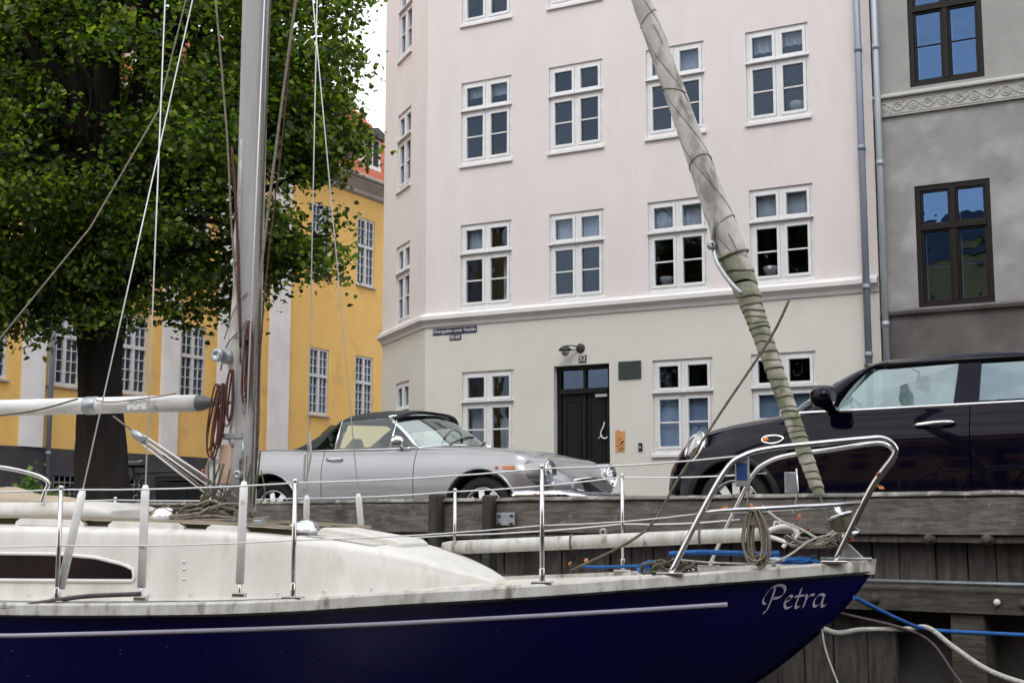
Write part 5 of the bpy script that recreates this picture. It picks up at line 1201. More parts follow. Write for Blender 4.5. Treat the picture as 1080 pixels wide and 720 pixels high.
# sail cover bulging on the aft side of the mast
zz = [3.95, 3.7, 3.3, 3.0, 2.8, 2.62, 2.50, 2.38, 2.2, 2.02, 1.98]; ww = [.01, .03, .05, .062, .066, .072, .078, .055, .045, .05, .035]
rings = []
for z, a in zip(zz, ww):
    wob = .010*math.sin(z*9)
    rings.append([(-.05-a*(1-abs(t)**2.4)*.95+wob*(1-t*t), .066*t*(1-.0*abs(t)), z) for t in np.linspace(-1, 1, 13)]+[(-.03, .05, z), (-.03, -.05, z)])
m = MB(); m.loft(rings); m.build('mast_cover', M['sail'], mast)
m = MB(); m.loft([[(-.155, -.04, z), (-.155, .04, z), (-.06, .055, z), (-.06, -.055, z)] for z in (1.74, 1.99)]); m.build('peach_pad', M['sailpink'], mast, bevel=.01)
m = MB(); m.tube(smooth_path([(-.15, -.055, 2.46), (-.10, -.072, 2.62), (.0, -.078, 2.72), (.05, -.075, 2.80)], 5), .005, 5); m.tube(smooth_path([(.03, -.07, 2.95), (-.05, -.078, 2.85), (-.135, -.045, 2.66)], 5), .004, 5); m.build('cover_lacing', M['rope_g'], mast)
def winch(u, v, z, ax, r=.042):
    m = MB(); m.lathe([(r*1.15, 0), (r*1.15, .012), (r*.8, .022), (r*.72, .05), (r*.82, .075), (r*1.05, .085), (r*1.0, .10), (r*.4, .104), (r*.35, .094), (0, .094)], bp(u, v, z), ax, 28); return m.build('mast_winch', M['galv'], mast)
winch(-.10, .075, 2.545, (-.25, -1, 0)); winch(.02, .055, 1.80, (0.1, -1, 0), .026)
for u, v, z in ((.03, .066, 2.25), (.03, .066, 1.95), (.045, .066, 2.72)):
    m = MB(); m.tube([bp(u, v+.012, z-.07), bp(u+.004, v+.018, z), bp(u, v+.012, z+.07)], [.006, .011, .006], 8); m.tube([bp(u, v-.01, z-.02), bp(u, v+.015, z-.02)], .007, 6); m.tube([bp(u, v-.01, z+.02), bp(u, v+.015, z+.02)], .007, 6); m.build('cleat', M['galv'], mast)
m = MB(); m.lathe([(0, .012), (.018, .010), (.026, 0)], bp(-.075, .062, 3.15), (0, -1, 0), 16); m.build('mast_fitting', M['galv'], mast)
m = MB(); m.box(-.15, .02, -.068, .068, 2.03, 2.06); m.build('mast_band', M['galv'], mast)
# boom with cone end
m = MB(); m.loft([[(u, .0+.050*math.sin(t), 2.262+.054*math.cos(t)) for t in np.linspace(0, 2*math.pi, 28, endpoint=False)] for u in (-5.2, -3, -1.5, -.33)]); bm_ = m.build('boom', M['pvc'], bt)
m = MB(); m.lathe([(.053, 0), (.050, .03), (.014, .15), (.010, .16), (.010, .22)], (-.332, 0, 2.262), (1, 0, .0), 24); m.build('boom_end_cone', M['conegrey'], bm_)
m = MB(); m.lathe([(.056, -.04), (.060, -.02), (.060, .045), (.056, .05)], (-1.10, 0, 2.262), (1, 0, 0), 24); m.build('boom_collar', M['galv'], bm_)
m = MB(); m.box(-.80, -.66, -.060, -.049, 2.222, 2.295); m.build('boom_plate', M['pvc'], bm_, bevel=.006)
m = MB()
for u, z in ((-.77, 2.285), (-.74, 2.26), (-.77, 2.235), (-.71, 2.275), (-.71, 2.24)): m.lathe([(0, .006), (.007, .005), (.008, 0)], (u, -.060, z), (0, -1, 0), 8)
m.build('rivets', M['steel'], bm_)
m = MB(); m.tube(smooth_path([(-5.0, -.07, 2.20), (-2.5, -.075, 2.185), (-1.6, -.078, 2.215), (-1.15, -.078, 2.30)], 6), .006, 6); m.tube(smooth_path([(-1.02, -.072, 2.29), (-.9, -.075, 2.275), (-.6, -.072, 2.30), (-.45, -.066, 2.32)], 5), .004, 6); m.build('boom_line', M['rope_d'], bm_)
m = MB(); m.box(-.385, -.10, -.028, .028, 2.03, 2.06) if False else m.tube([(-.17, 0, 2.262), (-.08, 0, 2.262)], .014, 8); m.build('gooseneck', M['galv'], bm_)
# kicker tackle from boom to mast foot
kt = MB()
A, Bq = Vector((-.92, -.02, 2.19)), Vector((-.10, -.03, 1.62))
kt.tube([A, A.lerp(Bq, .18)], .006, 6); kt.build('kicker_strop', M['rope_g'], bm_)
m = MB(); c = A.lerp(Bq, .22); d = (Bq-A).normalized(); up_ = Vector((0, 0, 1)).cross(Vector((0, 1, 0)));
m.loft([[c+d*t+Vector((d.z, 0, -d.x))*w_*k+Vector((0, e, 0)) for k, e in ((-1, -.015), (1, -.015), (1, .015), (-1, .015))] for t, w_ in ((-.05, .01), (-.02, .026), (.03, .026), (.07, .012))]); m.build('kicker_block', M['galv'], bm_)
for k, off in enumerate((-.045, -.025, .0, .03, .052)):
    m = MB(); n_ = Vector((d.z, 0, -d.x))*off; m.tube([c+d*.03+n_*.5, Bq+n_*1.3+Vector((.05, .02*k-.03, 0))], .0062, 6); m.build('kicker_line', M['rope_g' if k % 2 else 'wirew'], bm_)
# forestay, furled headsail and drum
SD0 = bp(3.61, 0, 1.40); SD1 = bp(2.555, 0, 4.65); sd_ = (SD1-SD0).normalized(); TOP = SD0+sd_*11
def stay(z): t = (z-SD0.z)/sd_.z; return SD0+sd_*t
zz = list(np.linspace(1.655, 3.02, 62))
rings = []; side = sd_.cross(Vector((0, 1, 0))).normalized()
def ringat(z, r, n=20, ph=0, ecc=0.):
    c = stay(z); return [c+side*r*math.cos(t+ph)*(1+ecc)+Vector((0, 1, 0))*r*math.sin(t+ph) for t in np.linspace(0, 2*math.pi, n, endpoint=False)]
zk = [1.655, 1.70, 2.0, 2.4, 2.7, 2.88, 3.02]; rk = [.026, .036, .046, .050, .058, .076, .086]
# wrapped lower part: overlapping turns, each a short cone slightly proud of the one below
turns = [1.66]
while turns[-1] < 2.68: turns.append(turns[-1]+random.uniform(.030, .058))
turns += [2.74, 2.80, 2.87, 2.94, 3.02]
m2 = MB()
for i in range(len(turns)-1):
    a, b = turns[i], turns[i+1]; ra = float(np.interp(a, zk, rk)); rb = float(np.interp(b, zk, rk)); tl_ = random.uniform(.25, .5)*ra; tp_ = random.uniform(-.4, 1.0); wob_ = random.uniform(0, 6)
    lip = random.uniform(1.02, 1.09)
    rg = []
    for z, r in ((a+.006, ra*.86), (a-.003, ra*.92), (a-.004, ra*lip), (a+.004, ra*(lip+.015)), (a+(b-a)*.55, (ra+rb)/2*1.01), (b+.008, rb*.95)):
        c = stay(z); rg.append([c+side*r*math.cos(t)+Vector((0, 1, 0))*r*math.sin(t)+sd_*(tl_*math.cos(t+tp_)*.8+.05*r*math.sin(3*t+wob_)) for t in np.linspace(0, 2*math.pi, 26, endpoint=False)])
    m2.loft(rg, caps=False)
fs = m2.build('furled_headsail', M['sailgreen'], bt, fix=False)
m = MB(); rings = []
for z in np.linspace(3.0, 7.6, 240):
    base = float(np.interp(z, [3.0, 3.06, 3.2, 3.5, 4.0, 4.65, 6.0, 7.6], [.078, .083, .082, .072, .063, .058, .050, .042]))
    ph = z*5.5; c = stay(z)
    rings.append([c+(side*math.cos(t)+Vector((0, 1, 0))*math.sin(t))*base*(1+.05*max(0, math.cos(t-ph))**8-.05*max(0, math.cos(t-ph-.5))**12-.035*max(0, math.cos(t-z*5.5-2.3))**14-.03*max(0, math.cos(t-z*5.5-4.2))**14+.012*math.sin(5*t+z*9)+.008*math.sin(9*t-z*21)) for t in np.linspace(0, 2*math.pi, 48, endpoint=False)])
m.loft(rings); m.build('upper_sail_roll', M['sail'], fs)
m = MB(); rbs = lambda z: float(np.interp(z, [3.0, 3.06, 3.2, 3.5, 4.0, 4.65, 6.0, 7.6], [.078, .083, .082, .072, .063, .058, .050, .042]))
for ph0 in (.5, 2.3, 4.2): m.tube([stay(z)+(side*math.cos(z*5.5+ph0)+Vector((0, 1, 0))*math.sin(z*5.5+ph0))*rbs(z)*.985 for z in np.linspace(3.05, 7.5, 200)], .0022, 5)
m.build('sail_seam', M['rope_g'], fs)
m = MB()
for z in (3.22, 3.60, 4.05, 4.52):
    ph_ = random.uniform(0, 6); m.tube([stay(z+.035*math.sin(t+ph_))+(side*math.cos(t)+Vector((0, 1, 0))*math.sin(t))*(rbs(z)*1.0+.002) for t in np.linspace(0, 2*math.pi, 24, endpoint=False)], .003, 5, closed=True)
    z_ = z-.06; m.tube(smooth_path([stay(z_)+Vector((.02, -rbs(z_)-.002, 0)), stay(z_-.05)+Vector((.03, -rbs(z_)-.012, 0)), stay(z_-.12)+Vector((.035, -rbs(z_)-.010, 0))], 3), .003, 5)
m.build('sail_lashing', M['rope_g'], fs)
m = MB(); cpt = stay(3.02); rg = ringat(3.045, .088, 24); m.tube(rg, .010, 6, closed=True); m.build('sail_tie', M['sailgreen'], fs)
m = MB(); p0 = stay(3.10)-side*.115; p0 = stay(3.10)+Vector((-.090, -.04, 0)); m.tube(smooth_path([p0+Vector((.01, 0, .35)), p0+Vector((0, -.02, .1)), p0, p0+Vector((.02, -.03, -.10)), p0+Vector((.09, -.05, -.22)), p0+Vector((.16, -.06, -.30))], 5), .014, 7)
m.lathe([(.012, -.01), (.028, -.01), (.028, .01), (.012, .01)], p0+Vector((-.01, -.02, .0)), (.3, -1, 0), 14); m.build('clew_shackle', M['galv'], fs)
m = MB(); m.tube([SD0, TOP], .006, 6); m.build('forestay', M['wire'], bt)
m = MB(); m.lathe([(.02, -.09), (.075, -.085), (.078, -.07), (.06, -.062), (.06, .03), (.078, .038), (.075, .05), (.02, .055), (.018, .10)], bp(3.645, 0, 1.505), sd_, 28); m.build('furling_drum', M['steel'], bt)
m = MB()
for k in range(6): m.lathe([(.062, -.055+k*.014), (.069, -.048+k*.014), (.062, -.041+k*.014)], bp(3.645, 0, 1.505), sd_, 20)
m.build('furling_line', M['rope_d'], bt)
m = MB(); m.prism([bp(3.62, .02, 1.30), bp(3.76, .02, 1.31), bp(3.68, .02, 1.39), bp(3.64, .02, 1.39)], (0, .04, 0)); m.box(3.52, 3.80, -.03, .03, 1.30, 1.315); m.build('stem_fitting', M['galv'], bt, bevel=.004)
# navigation lights hung on the pulpit
m = MB(); m.box(3.10, 3.175, -.415, -.355, 1.70, 1.86); nl = m.build('light_housing', M['galv'], bt, bevel=.006)
m = MB(); m.box(3.11, 3.165, -.42, -.4155, 1.735, 1.825); m.build('blue_lens', M['screen'], nl)
m = MB(); m.box(3.315, 3.385, .30, .33, 1.675, 1.80); m.build('light_bracket', M['galv'], bt, bevel=.005)
m = MB(); m.tube([(3.385, .31, 1.82), (3.39, .31, 1.68), (3.36, .31, 1.56)], .006, 6); m.tube([(3.15, -.36, 1.88), (3.17, -.37, 1.70), (3.16, -.36, 1.60)], .005, 6); m.build('light_bar', M['steel'], bt)
# spray-hood hoop
m = MB(); m.tube(smooth_path([bp(-3.3, .5, 1.60), bp(-2.6, .5, 1.82), bp(-1.75, .45, 1.865), bp(-1.45, .44, 1.85), bp(-1.22, .42, 1.805), bp(-1.12, .41, 1.755), bp(-1.14, .41, 1.69), bp(-1.16, .41, 1.63)], 6), .014, 8); m.build('sprayhood_hoop', M['steel'], bt)
# running rigging along the mast: halyards, topping lift, thin lines
def line(name, pts, r, m_, parent=bt, k=1):
    return MB().tube(smooth_path(pts, k) if k > 1 else pts, r, 6).build(name, M[m_], parent)
line('halyard', [bp(.10, .05, 9.5), bp(.085, .055, 4.9), bp(.10, .06, 3.0), bp(.085, .06, 1.62)], .0065, 'rope_g')
line('halyard', [bp(.125, .02, 9.5), bp(.115, .02, 4.9), bp(.105, .05, 3.2), bp(.12, .05, 2.1), bp(.10, .05, 1.6)], .0065, 'rope_d')
line('halyard', [bp(.34, .03, 5.2), bp(.30, .03, 4.866), bp(.216, .03, 4.17), bp(.145, .05, 3.44), bp(.094, .07, 2.755), bp(.09, .07, 2.2)], .0085, 'rope_g', k=3)
line('halyard', [bp(.31, -.03, 6.2), bp(.24, 0, 4.3), bp(.135, .05, 2.9), bp(.11, .06, 1.8)], .0055, 'rope_r', k=4)
line('halyard', [bp(-.25, .10, 5.0), bp(-.13, .10, 4.0), bp(-.085, .09, 3.4), bp(-.03, .085, 2.9), bp(.0, .08, 2.5)], .0065, 'rope_g', k=4)
line('halyard', [bp(-.10, .085, 3.9), bp(-.055, .09, 3.5), bp(-.02, .085, 2.95), bp(-.005, .08, 2.6)], .009, 'rope_r', k=4)
line('topping_lift', [bp(-.29, .15, 5.7), bp(-.342, .3, 4.83), bp(-.396, .5, 4.04), bp(-.651, .8, 3.25), bp(-1.018, 1.1, 2.557), bp(-1.6, 1.35, 1.5)], .0048, 'rope_g')
ft = line('foredeck_line', [bp(3.395, .12, 2.75), bp(3.28, .11, 2.53), bp(3.007, .2, 2.116), bp(2.783, .35, 1.743), bp(2.62, .5, 1.459), bp(2.25, .7, 1.25)], .0075, 'rope_d', k=4)

# ------------------------------------------------------------------ loose gear on and about the boat (each its own thing)
def gear(name, mb, m_, label, cat, group=None):
    o = mb.build(name, M[m_]); place(o, BM, BR); tag(o, label, cat, group); return o
def coil(c, w_, h_, n, r, tilt=0., jit=.012, top_wraps=True, axis='u'):
    m = MB(); c = Vector(c)
    for k in range(n):
        P_ = []; ww_ = w_*random.uniform(.5, 1.1); hh = h_*random.uniform(.85, 1.08); dx, dy = random.uniform(-jit, jit), random.uniform(-jit, jit)
        for t in np.linspace(0, 2*math.pi, 20, endpoint=False):
            x = math.sin(t)*ww_*.5*(.45+.55*(1-math.cos(t))/2); z = -hh*(1-math.cos(t))/2
            P_.append(c+Vector((x+dx+tilt*z, dy+.02*math.sin(t*1+k), z)))
        m.tube(P_, r, 5, closed=True)
    if top_wraps:
        for k in range(4):
            m.tube([c+Vector(((.018+w_*.12)*math.cos(t), (.022)*math.sin(t), -.17*h_-k*r*1.9)) for t in np.linspace(0, 2*math.pi, 12, endpoint=False)], r, 5, closed=True)
    return m
random.seed(21)
gear('rope_coil', coil(bp(-.125, .09, 2.37), .085, .46, 7, .0062, .10, .022), 'rope_r', 'dark red rope coil hanging at the boom end beside the mast', 'rope', 'red rope coils on the mast')
gear('rope_coil', coil(bp(.06, .10, 2.76), .055, .50, 5, .0062, .03), 'rope_r', 'dark red rope coil hanging on the front edge of the mast', 'rope', 'red rope coils on the mast')
gear('rope_coil', coil(bp(-.07, .085, 2.46), .06, .34, 3, .006, .0, top_wraps=False), 'rope_r', 'few thin red rope loops hanging below the mast winch', 'rope', 'red rope coils on the mast')
gear('rope_coil', coil(bp(3.20, .395, 1.575), .155, .285, 16, .0055, -.03, .02), 'rope_g', 'grey-brown rope coil hanging from the near pulpit rail', 'rope')
def heap(c, ru, rv, h, n, r, lumps=1.):
    m = MB(); c = Vector(c)
    for k in range(n):
        P_ = []; a0 = random.uniform(0, 6.28); a1 = a0+random.uniform(2, 5); cc = c+Vector((random.uniform(-.3, .3)*ru, random.uniform(-.3, .3)*rv, 0)); f = random.uniform(.4, 1)
        for t in np.linspace(a0, a1, 14): P_.append(cc+Vector((ru*f*math.cos(t), rv*f*math.sin(t), r+h*random.uniform(.75, 1)*k/n*(.6+.4*math.sin(t*2+k)))))
        m.tube(smooth_path(P_, 2), r, 5)
    return m
gear('rope_heap', heap(bp(-.16, .10, 1.515), .30, .24, .14, 20, .0075), 'rope_g', 'tangled heap of grey-brown ropes around the foot of the mast', 'rope')
m = MB()
for k in range(30):
    u0 = random.uniform(-.18, .16); v0 = random.uniform(-.1, .12); m.tube(smooth_path([bp(u0, v0+.06, random.uniform(1.62, 1.95)), bp(u0+random.uniform(-.1, .03), v0+.08, 1.62), bp(u0+random.uniform(-.5, .1), v0+random.uniform(0, .3), 1.56)], 5), random.uniform(.005, .009), 5)
gear('halyard_tails', m, 'rope_d', 'dark rope tails hanging straight down at the mast foot', 'rope')
m = heap(bp(2.74, .42, sheer(2.7)-.01), .15, .12, .10, 18, .0075); gear('rope_heap', m, 'rope_d', 'olive green rope bundle on deck behind the near pulpit leg', 'rope')
m = heap(bp(2.62, .36, sheer(2.7)-.01), .06, .05, .09, 6, .009); gear('rope_heap', m, 'rope_b', 'small blue rope coil left of the olive rope bundle', 'rope')
gear('blue_rope', MB().tube(smooth_path([bp(2.72, .30, 1.335), bp(2.9, .30, 1.345), bp(3.1, .28, 1.34), bp(3.24, .22, 1.335), bp(3.3, .15, 1.34)], 6), .0145, 7), 'rope_b', 'bright blue rope stretched along the foredeck behind the pulpit rail', 'rope')
gear('rope_heap', heap(bp(3.38, .08, sheer(3.4)-.0), .11, .06, .05, 9, .008), 'rope_b', 'blue rope turns on the bow below the furling drum', 'rope')
gear('teal_rope', MB().tube(smooth_path([bp(2.28, .50, 1.268), bp(2.4, .50, 1.268), bp(2.62, .44, 1.275)], 5), .009, 6), 'rope_b', 'thin blue rope lying along the side deck by the third stanchion', 'rope')
gear('foredeck_rope', MB().tube(smooth_path([bp(2.75, .40, 1.31), bp(3.0, .36, 1.29), bp(3.3, .30, 1.30), bp(3.5, .14, 1.42), bp(3.7, .08, 1.45)], 5), .006, 6), 'rope_w', 'thin pale line running from the pulpit leg to the stem', 'rope')
gear('deck_hose', MB().tube(smooth_path([bp(-2.2, 1.30, 1.07), bp(-1.4, 1.405, 1.045), bp(-.72, 1.418, 1.052), bp(-.45, 1.40, 1.088), bp(-.22, 1.38, 1.12), bp(.08, 1.35, 1.135)], 6), .0125, 7), 'rope_p', 'dark purple line draped over the white rail at the left', 'rope')
m = MB(); rings = []
for u in np.linspace(-2.9, -1.08, 26):
    t = (u+2.9)/1.82; h = .20*math.sin(math.pi*min(1, .25+t*.75))**.8*(1-.45*t)+.0; w_ = .34*(1-.35*t)
    rings.append([bp(u, w_*math.cos(a)+.03, 1.625+h*math.sin(a)*(1+.18*math.sin(u*14+a*3))+.012*math.sin(a*7+u*9)) for a in np.linspace(0, math.pi, 18)])
m.loft(rings); gear('canvas_cover', m, 'canvas', 'crumpled beige canvas folded on the hatch at the left edge', 'canvas')
# spinnaker pole lashed on the far rail
sp = thing('spinnaker_pole', 'white grimy spinnaker pole with a clamp end lashed along the foredeck', 'pole', BM+Matrix.Rotation(BR, 3, 'Z') @ bp(1.2, -.36, 1.35), BR)
a_, b_ = Vector((0, 0, 0)), Vector((1.96, 0, .088))
m = MB(); m.tube([a_, a_.lerp(b_, .03), b_.lerp(a_, .03), b_], [.034, .042, .042, .036], 20); m.build('tube', M['gelrail'], sp)
m = MB(); q = b_; m.tube([q, q+Vector((.05, 0, .004))], .036, 14); m.tube(smooth_path([q+Vector((.05, 0, .02)), q+Vector((.12, 0, .045)), q+Vector((.19, 0, .04)), q+Vector((.22, 0, .0)), q+Vector((.20, 0, -.035))], 4), .015, 8); m.tube(smooth_path([q+Vector((.05, 0, -.01)), q+Vector((.11, 0, -.03)), q+Vector((.15, 0, -.05)), q+Vector((.13, 0, -.075))], 4), .012, 8); m.tube([q+Vector((.08, 0, .04)), q+Vector((.09, 0, .075)), q+Vector((.12, 0, .07)), q+Vector((.11, 0, .04))], .007, 6); m.build('jaw_fitting', M['pvc'], sp)
for t in (.42, .82):
    c = a_.lerp(b_, t); m = MB(); m.tube([c+Vector((0, .045*math.cos(x), .045*math.sin(x))) for x in np.linspace(0, 2*math.pi, 16, endpoint=False)], .007, 6, closed=True); m.build('lashing', M['rope_d'], sp)
m = MB(); c = a_.lerp(b_, .52)+Vector((0, 0, .055)); m.tube([c+Vector((.018*math.cos(x), 0, .018*math.sin(x))) for x in np.linspace(0, 2*math.pi, 12, endpoint=False)], .005, 6, closed=True); m.build('ring', M['steel'], sp)
# white rope loop on the far shroud
gear('rope_loop', MB().tube(smooth_path([bp(-.13, -1.30, 2.15), bp(-.10, -1.28, 2.0), bp(-.135, -1.30, 1.84), bp(-.155, -1.30, 1.74), bp(-.16, -1.30, 1.84), bp(-.15, -1.30, 2.0)], 5), .010, 6), 'rope_w', 'white rope loop tied to the far side shroud', 'rope')

m = heap(bp(3.50, .06, 1.36), .16, .10, .14, 12, .0055); gear('rope_tangle', m, 'rope_g', 'tangled thin brown lines around the furling drum at the bow', 'rope')
m = MB(); m.tube(smooth_path([bp(3.20, -.10, 1.60), bp(3.30, -.05, 1.52), bp(3.42, .0, 1.47), bp(3.52, .05, 1.42), bp(3.60, .08, 1.46)], 5), .007, 6); m.tube(smooth_path([bp(3.32, .12, 1.40), bp(3.45, .10, 1.375), bp(3.58, .06, 1.42), bp(3.66, .02, 1.50), bp(3.74, .02, 1.46)], 5), .0055, 6); gear('bow_line', m, 'rope_w', 'pale thin line looped between the pulpit rail and the drum', 'rope')
lf = [(3.12, -.4, 1.60), (3.26, -.36, 1.575), (3.36, -.2, 1.50), (3.42, .05, 1.54), (3.46, 0, 1.46), (3.84, .22, 1.77), (3.86, -.2, 1.70), (3.70, .03, 1.42), (2.30, .55, 1.31), (2.20, .5, 1.29), (3.05, .45, 1.58)]
for p_ in lf:
    m = MB(); q_ = bp(*p_); e1_ = Vector([random.gauss(0, 1) for _ in range(3)]).normalized(); e2_ = e1_.orthogonal().normalized(); n_ = e1_.cross(e2_)
    m.loft([[q_+e1_*.028*t+e2_*.014*math.sin(math.pi*(t+1)/2)*k+n_*(.006*abs(k)+.008*t*t) for k in (-1, 0, 1)] for t in (-1, -.5, 0, .5, .97)], closed=False)
    gear('dry_leaf', m, 'brownleaf', 'small curled orange-brown leaf caught in the bow rigging', 'leaf', 'dry leaves caught in the bow rigging')
# mooring lines from the bow (boat side in boat frame, shore side in world)
def BW(u, v, z): return BM+Matrix.Rotation(BR, 3, 'Z') @ bp(u, v, z)
def QW(x, y, z): return Matrix.Translation(QO) @ Matrix.Rotation(QR, 4, 'Z') @ Vector((x, y, z))
def rope(name, pts, r, m_, label, k=8, n=8):
    o = MB().tube(smooth_path(pts, k), r, n).build(name, M[m_]); place(o, Vector((0, 0, 0)), 0); tag(o, label, 'mooring line')
bowp = BW(3.70, .05, 1.10)
rope('mooring_line', [bowp, bowp.lerp(QW(.05, -.32, .86), .55)+Vector((0, 0, -.012)), QW(.02, -.30, .875), QW(.35, -.22, .862), QW(1.2, -.18, .865), QW(2.5, -.12, .90)], .0125, 'rope_b', 'bright blue mooring line running from the bow to the right')
rope('mooring_line', [BW(3.52, .02, .93), BW(3.60, -.1, .895), QW(-.35, -.42, .862), QW(-.10, -.34, .872), QW(.03, -.33, .885), QW(.18, -.36, .79), QW(.42, -.40, .66), QW(.75, -.42, .58), QW(1.2, -.4, .50)], .0165, 'rope_w', 'thick white mooring line sagging from the stem to the right')
rope('mooring_line', [BW(3.60, .0, 1.02), QW(-.45, -.42, .95), QW(-.12, -.36, .88), QW(.06, -.36, .80), QW(.22, -.42, .62), QW(.45, -.5, .38)], .0095, 'rope_p', 'dark grey mooring line crossing the white one below the bow')
rope('mooring_line', [BW(3.52, .02, .925), BW(3.54, .04, .80), BW(3.64, .1, .52), BW(3.70, .1, .3)], .0055, 'rope_w', 'thin pale line hanging down from the stem')

# ================================================================== STREET CLUTTER BEHIND THE BOAT
def atp(px, py, Y):
    f = Vector((0, math.cos(math.atan(192/1446)), math.sin(math.atan(192/1446)))); u = Vector((0, -f.z, f.y))
    d = f*1446+Vector((1, 0, 0))*(px-540)+u*(360-py); return Vector((0, 0, 1.5))+d*(Y/d.y)
bn = thing('wheelie_bin', 'dark green wheelie bin standing behind the tail of the silver car', 'bin', (-3.62, 15.2, SZ), R(-20))
m = MB(); m.loft([[(x*w_, y*w_, z) for x, y in ((-.22, -.25), (.22, -.25), (.22, .25), (-.22, .25))] for w_, z in ((.82, .08), (1.0, .62))], smooth=False); m.build('tub', M['door'], bn, bevel=.02)
m = MB(); m.loft([[(x, y, .63) for x, y in ((-.25, -.28), (.25, -.28), (.25, .30), (-.25, .30))], [(x, y, .70) for x, y in ((-.20, -.22), (.20, -.22), (.20, .26), (-.20, .26))]], smooth=False); m.build('lid', M['plasticb'], bn, bevel=.02)
for s in (-1, 1): m = MB(); m.lathe([(0, -.03), (.09, -.03), (.1, 0), (.09, .03), (0, .03)], (s*.2, .24, .1), (1, 0, 0), 18); m.build('wheel', M['rubber'], bn)
def bicycle(loc, rz, label):
    bk = thing('bicycle', label, 'bicycle', loc, rz, 'bicycles by the yellow house')
    for x in (-.52, .52):
        m = MB(); m.tube([(x+.33*math.cos(t), 0, .345+.33*math.sin(t)) for t in np.linspace(0, 2*math.pi, 36, endpoint=False)], .016, 8, closed=True); w_ = m.build('wheel', M['rubber'], bk)
        m = MB()
        for k in range(16): m.tube([(x, .0, .345), (x+.31*math.cos(k*math.pi/8), 0, .345+.31*math.sin(k*math.pi/8))], .002, 3)
        m.tube([(x+.305*math.cos(t), 0, .345+.305*math.sin(t)) for t in np.linspace(0, 2*math.pi, 30, endpoint=False)], .008, 6, closed=True); m.build('spokes', M['galv'], w_)
    m = MB()
    for a, b in (((-.52, .345), (-.08, .32)), ((-.52, .345), (-.20, .80)), ((-.08, .32), (-.22, .88)), ((-.20, .80), (.38, .84)), ((-.08, .32), (.36, .74)), ((.33, .98), (.52, .345))): m.tube([(a[0], 0, a[1]), (b[0], 0, b[1])], .016, 8)
    m.build('frame', M['iron'], bk)
    m = MB(); m.tube(smooth_path([(.20, -.28, 1.0), (.30, -.26, 1.03), (.34, -.05, 1.02), (.34, .05, 1.02), (.30, .26, 1.03), (.20, .28, 1.0)], 4), .012, 6); m.build('handlebar', M['galv'], bk)
    m = MB(); m.loft([[(x, y, .90+z) for y, z in ((-w_, .0), (0, .03), (w_, 0), (0, -.02))] for x, w_ in ((-.36, .08), (-.26, .09), (-.12, .03), (-.05, .02))]); m.build('saddle', M['plasticb'], bk)
    m = MB(); m.lathe([(0, -.01), (.09, -.01), (.09, .01), (0, .01)], (-.08, -.05, .32), (0, 1, 0), 16); m.tube([(-.08, -.06, .32), (.05, -.06, .22)], .01, 5); m.box(.0, .10, -.14, -.06, .20, .225); m.build('crankset', M['galv'], bk)
bicycle((-4.62, 17.6, SZ), R(12), 'dark bicycle parked beside the tree trunk, seen behind the ropes')
bicycle((-5.5, 19.0, SZ), R(35), 'dark bicycle further back by the dark plinth of the yellow house')
sb = thing('shrub', 'small bright green shrub growing at the foot of the tree', 'shrub', (-4.75, 14.2, SZ))
cs = [Vector((-4.75+random.gauss(0, .14), 14.2+random.gauss(0, .14), SZ+abs(random.gauss(.22, .12)))) for _ in range(26)]+[Vector((-4.95, 14.2, SZ+.45+.06*k)) for k in range(4)]
leaf_mesh('foliage', cs, 30, (.06, .06, .05), .055, M['leaf2'], sb, Vector((-4.75, 14.2, SZ)), .2)
m = MB()
for k in range(9): a = k*.7; m.tube([(0, 0, 0), (.12*math.cos(a), .12*math.sin(a), .18), (.2*math.cos(a), .2*math.sin(a), .38)], [.008, .006, .003], 5)
m.build('stems', M['bark'], sb)

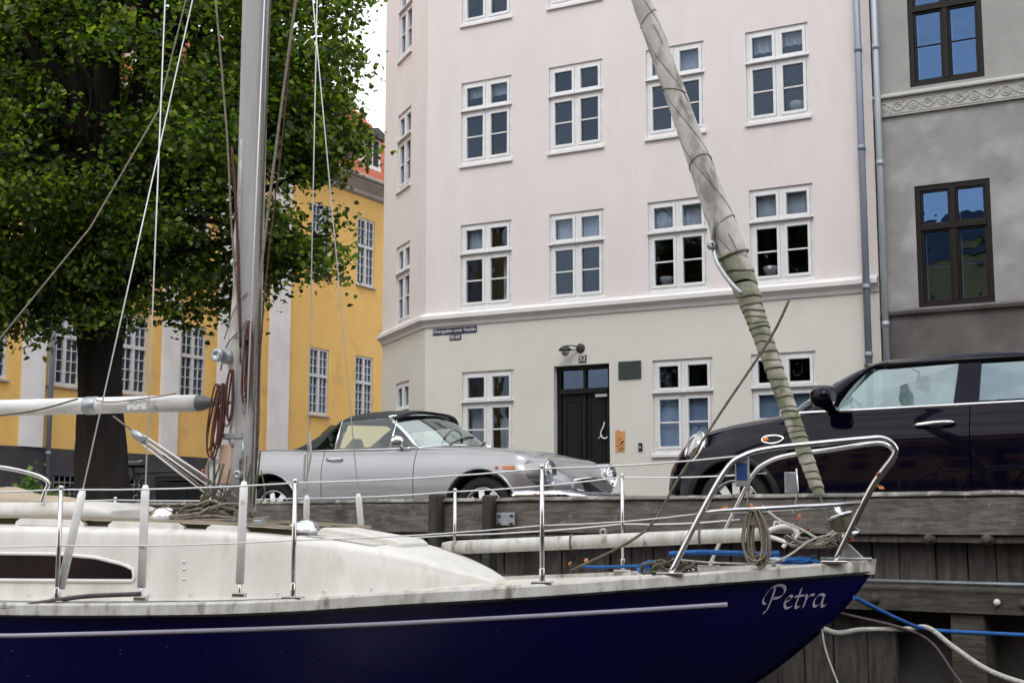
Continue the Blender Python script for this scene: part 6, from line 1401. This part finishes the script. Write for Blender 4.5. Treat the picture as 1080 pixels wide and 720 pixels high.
# the other bank behind the photographer: it is what the panes and the car paint reflect
for (x, wd, hh, mm_, lb) in ((-46, 24, 16, 'yellow', 'ochre house on the opposite bank, behind the photographer'), (-22, 20, 17.5, 'tile', 'red brick house on the opposite bank, behind the photographer'), (-2, 22, 15.5, 'grey', 'grey house on the opposite bank, behind the photographer'), (20, 26, 17, 'tile', 'wide brick warehouse on the opposite bank, behind the photographer')):
    h_ = thing('house', lb, 'house', (x, -25, SZ), R(180)); 
    m = MB(); hl = [(-wd+1.5+i*3, -wd+2.7+i*3, 2+j*3.2, 3.8+j*3.2) for i in range(int((wd-2)/3)) for j in range(5) if 3.8+j*3.2 < hh-.4]
    wall(m, -wd, 0, -1.5, hh, hl, .2); m.add([(-wd, 8, 0), (0, 8, 0), (0, 8, hh), (-wd, 8, hh), (-wd, 0, 0), (0, 0, 0), (0, 0, hh), (-wd, 0, hh)], [(0, 1, 2, 3), (4, 7, 3, 0), (1, 2, 6, 5)])
    m.build('wall', M[mm_], h_, fix=False)
    m = MB(); m.prism([(-wd, -.3, hh), (-wd, 4, hh+3.6), (-wd, 8.3, hh)], (wd, 0, 0)); m.build('roof', M['slate'], h_)
    m = MB()
    for a, b, c, d in hl: m.box(a, b, .15, .2, c, d)
    m.build('window_panes', M['glass'], h_, fix=False)
for (x, y, rx, hz) in ((-17, -13, 3.4, 7.2), (-5, -14.5, 3.0, 7.6), (8, -13.5, 3.2, 7.2), (18, -14, 3.2, 8)):
    t_ = thing('linden_tree', 'leafy linden on the opposite bank, behind the photographer', 'tree', (x, y, 0), group='lindens on the opposite bank')
    m = MB(); m.tube([(0, 0, 0), (.1, 0, 3), (0, 0, 6)], [.3, .25, .15], 10); m.build('trunk', M['bark'], t_)
    cs = []
    for k in range(120):
        d = rng.normal(size=3); d /= np.linalg.norm(d); cs.append(Vector((x, y, hz))+Vector((d[0]*rx, d[1]*rx, d[2]*rx*.9))*random.random()**.3)
    leaf_mesh('crown', cs, 22, (.35, .35, .25), .26, M['leaf'], t_, Vector((x, y, 0)))
m = MB(); m.box(-900, 900, -900, -9, -1, SZ); struct(m.build('opposite_quay', M['asphalt']))

# rebase the houses so that their origin stands on the street
for o_ in (pk, gy, yl, qw):
    o_.location.z += 0 if o_ is qw else SZ
    if o_ is not qw:
        for c_ in o_.children: c_.location.z -= SZ
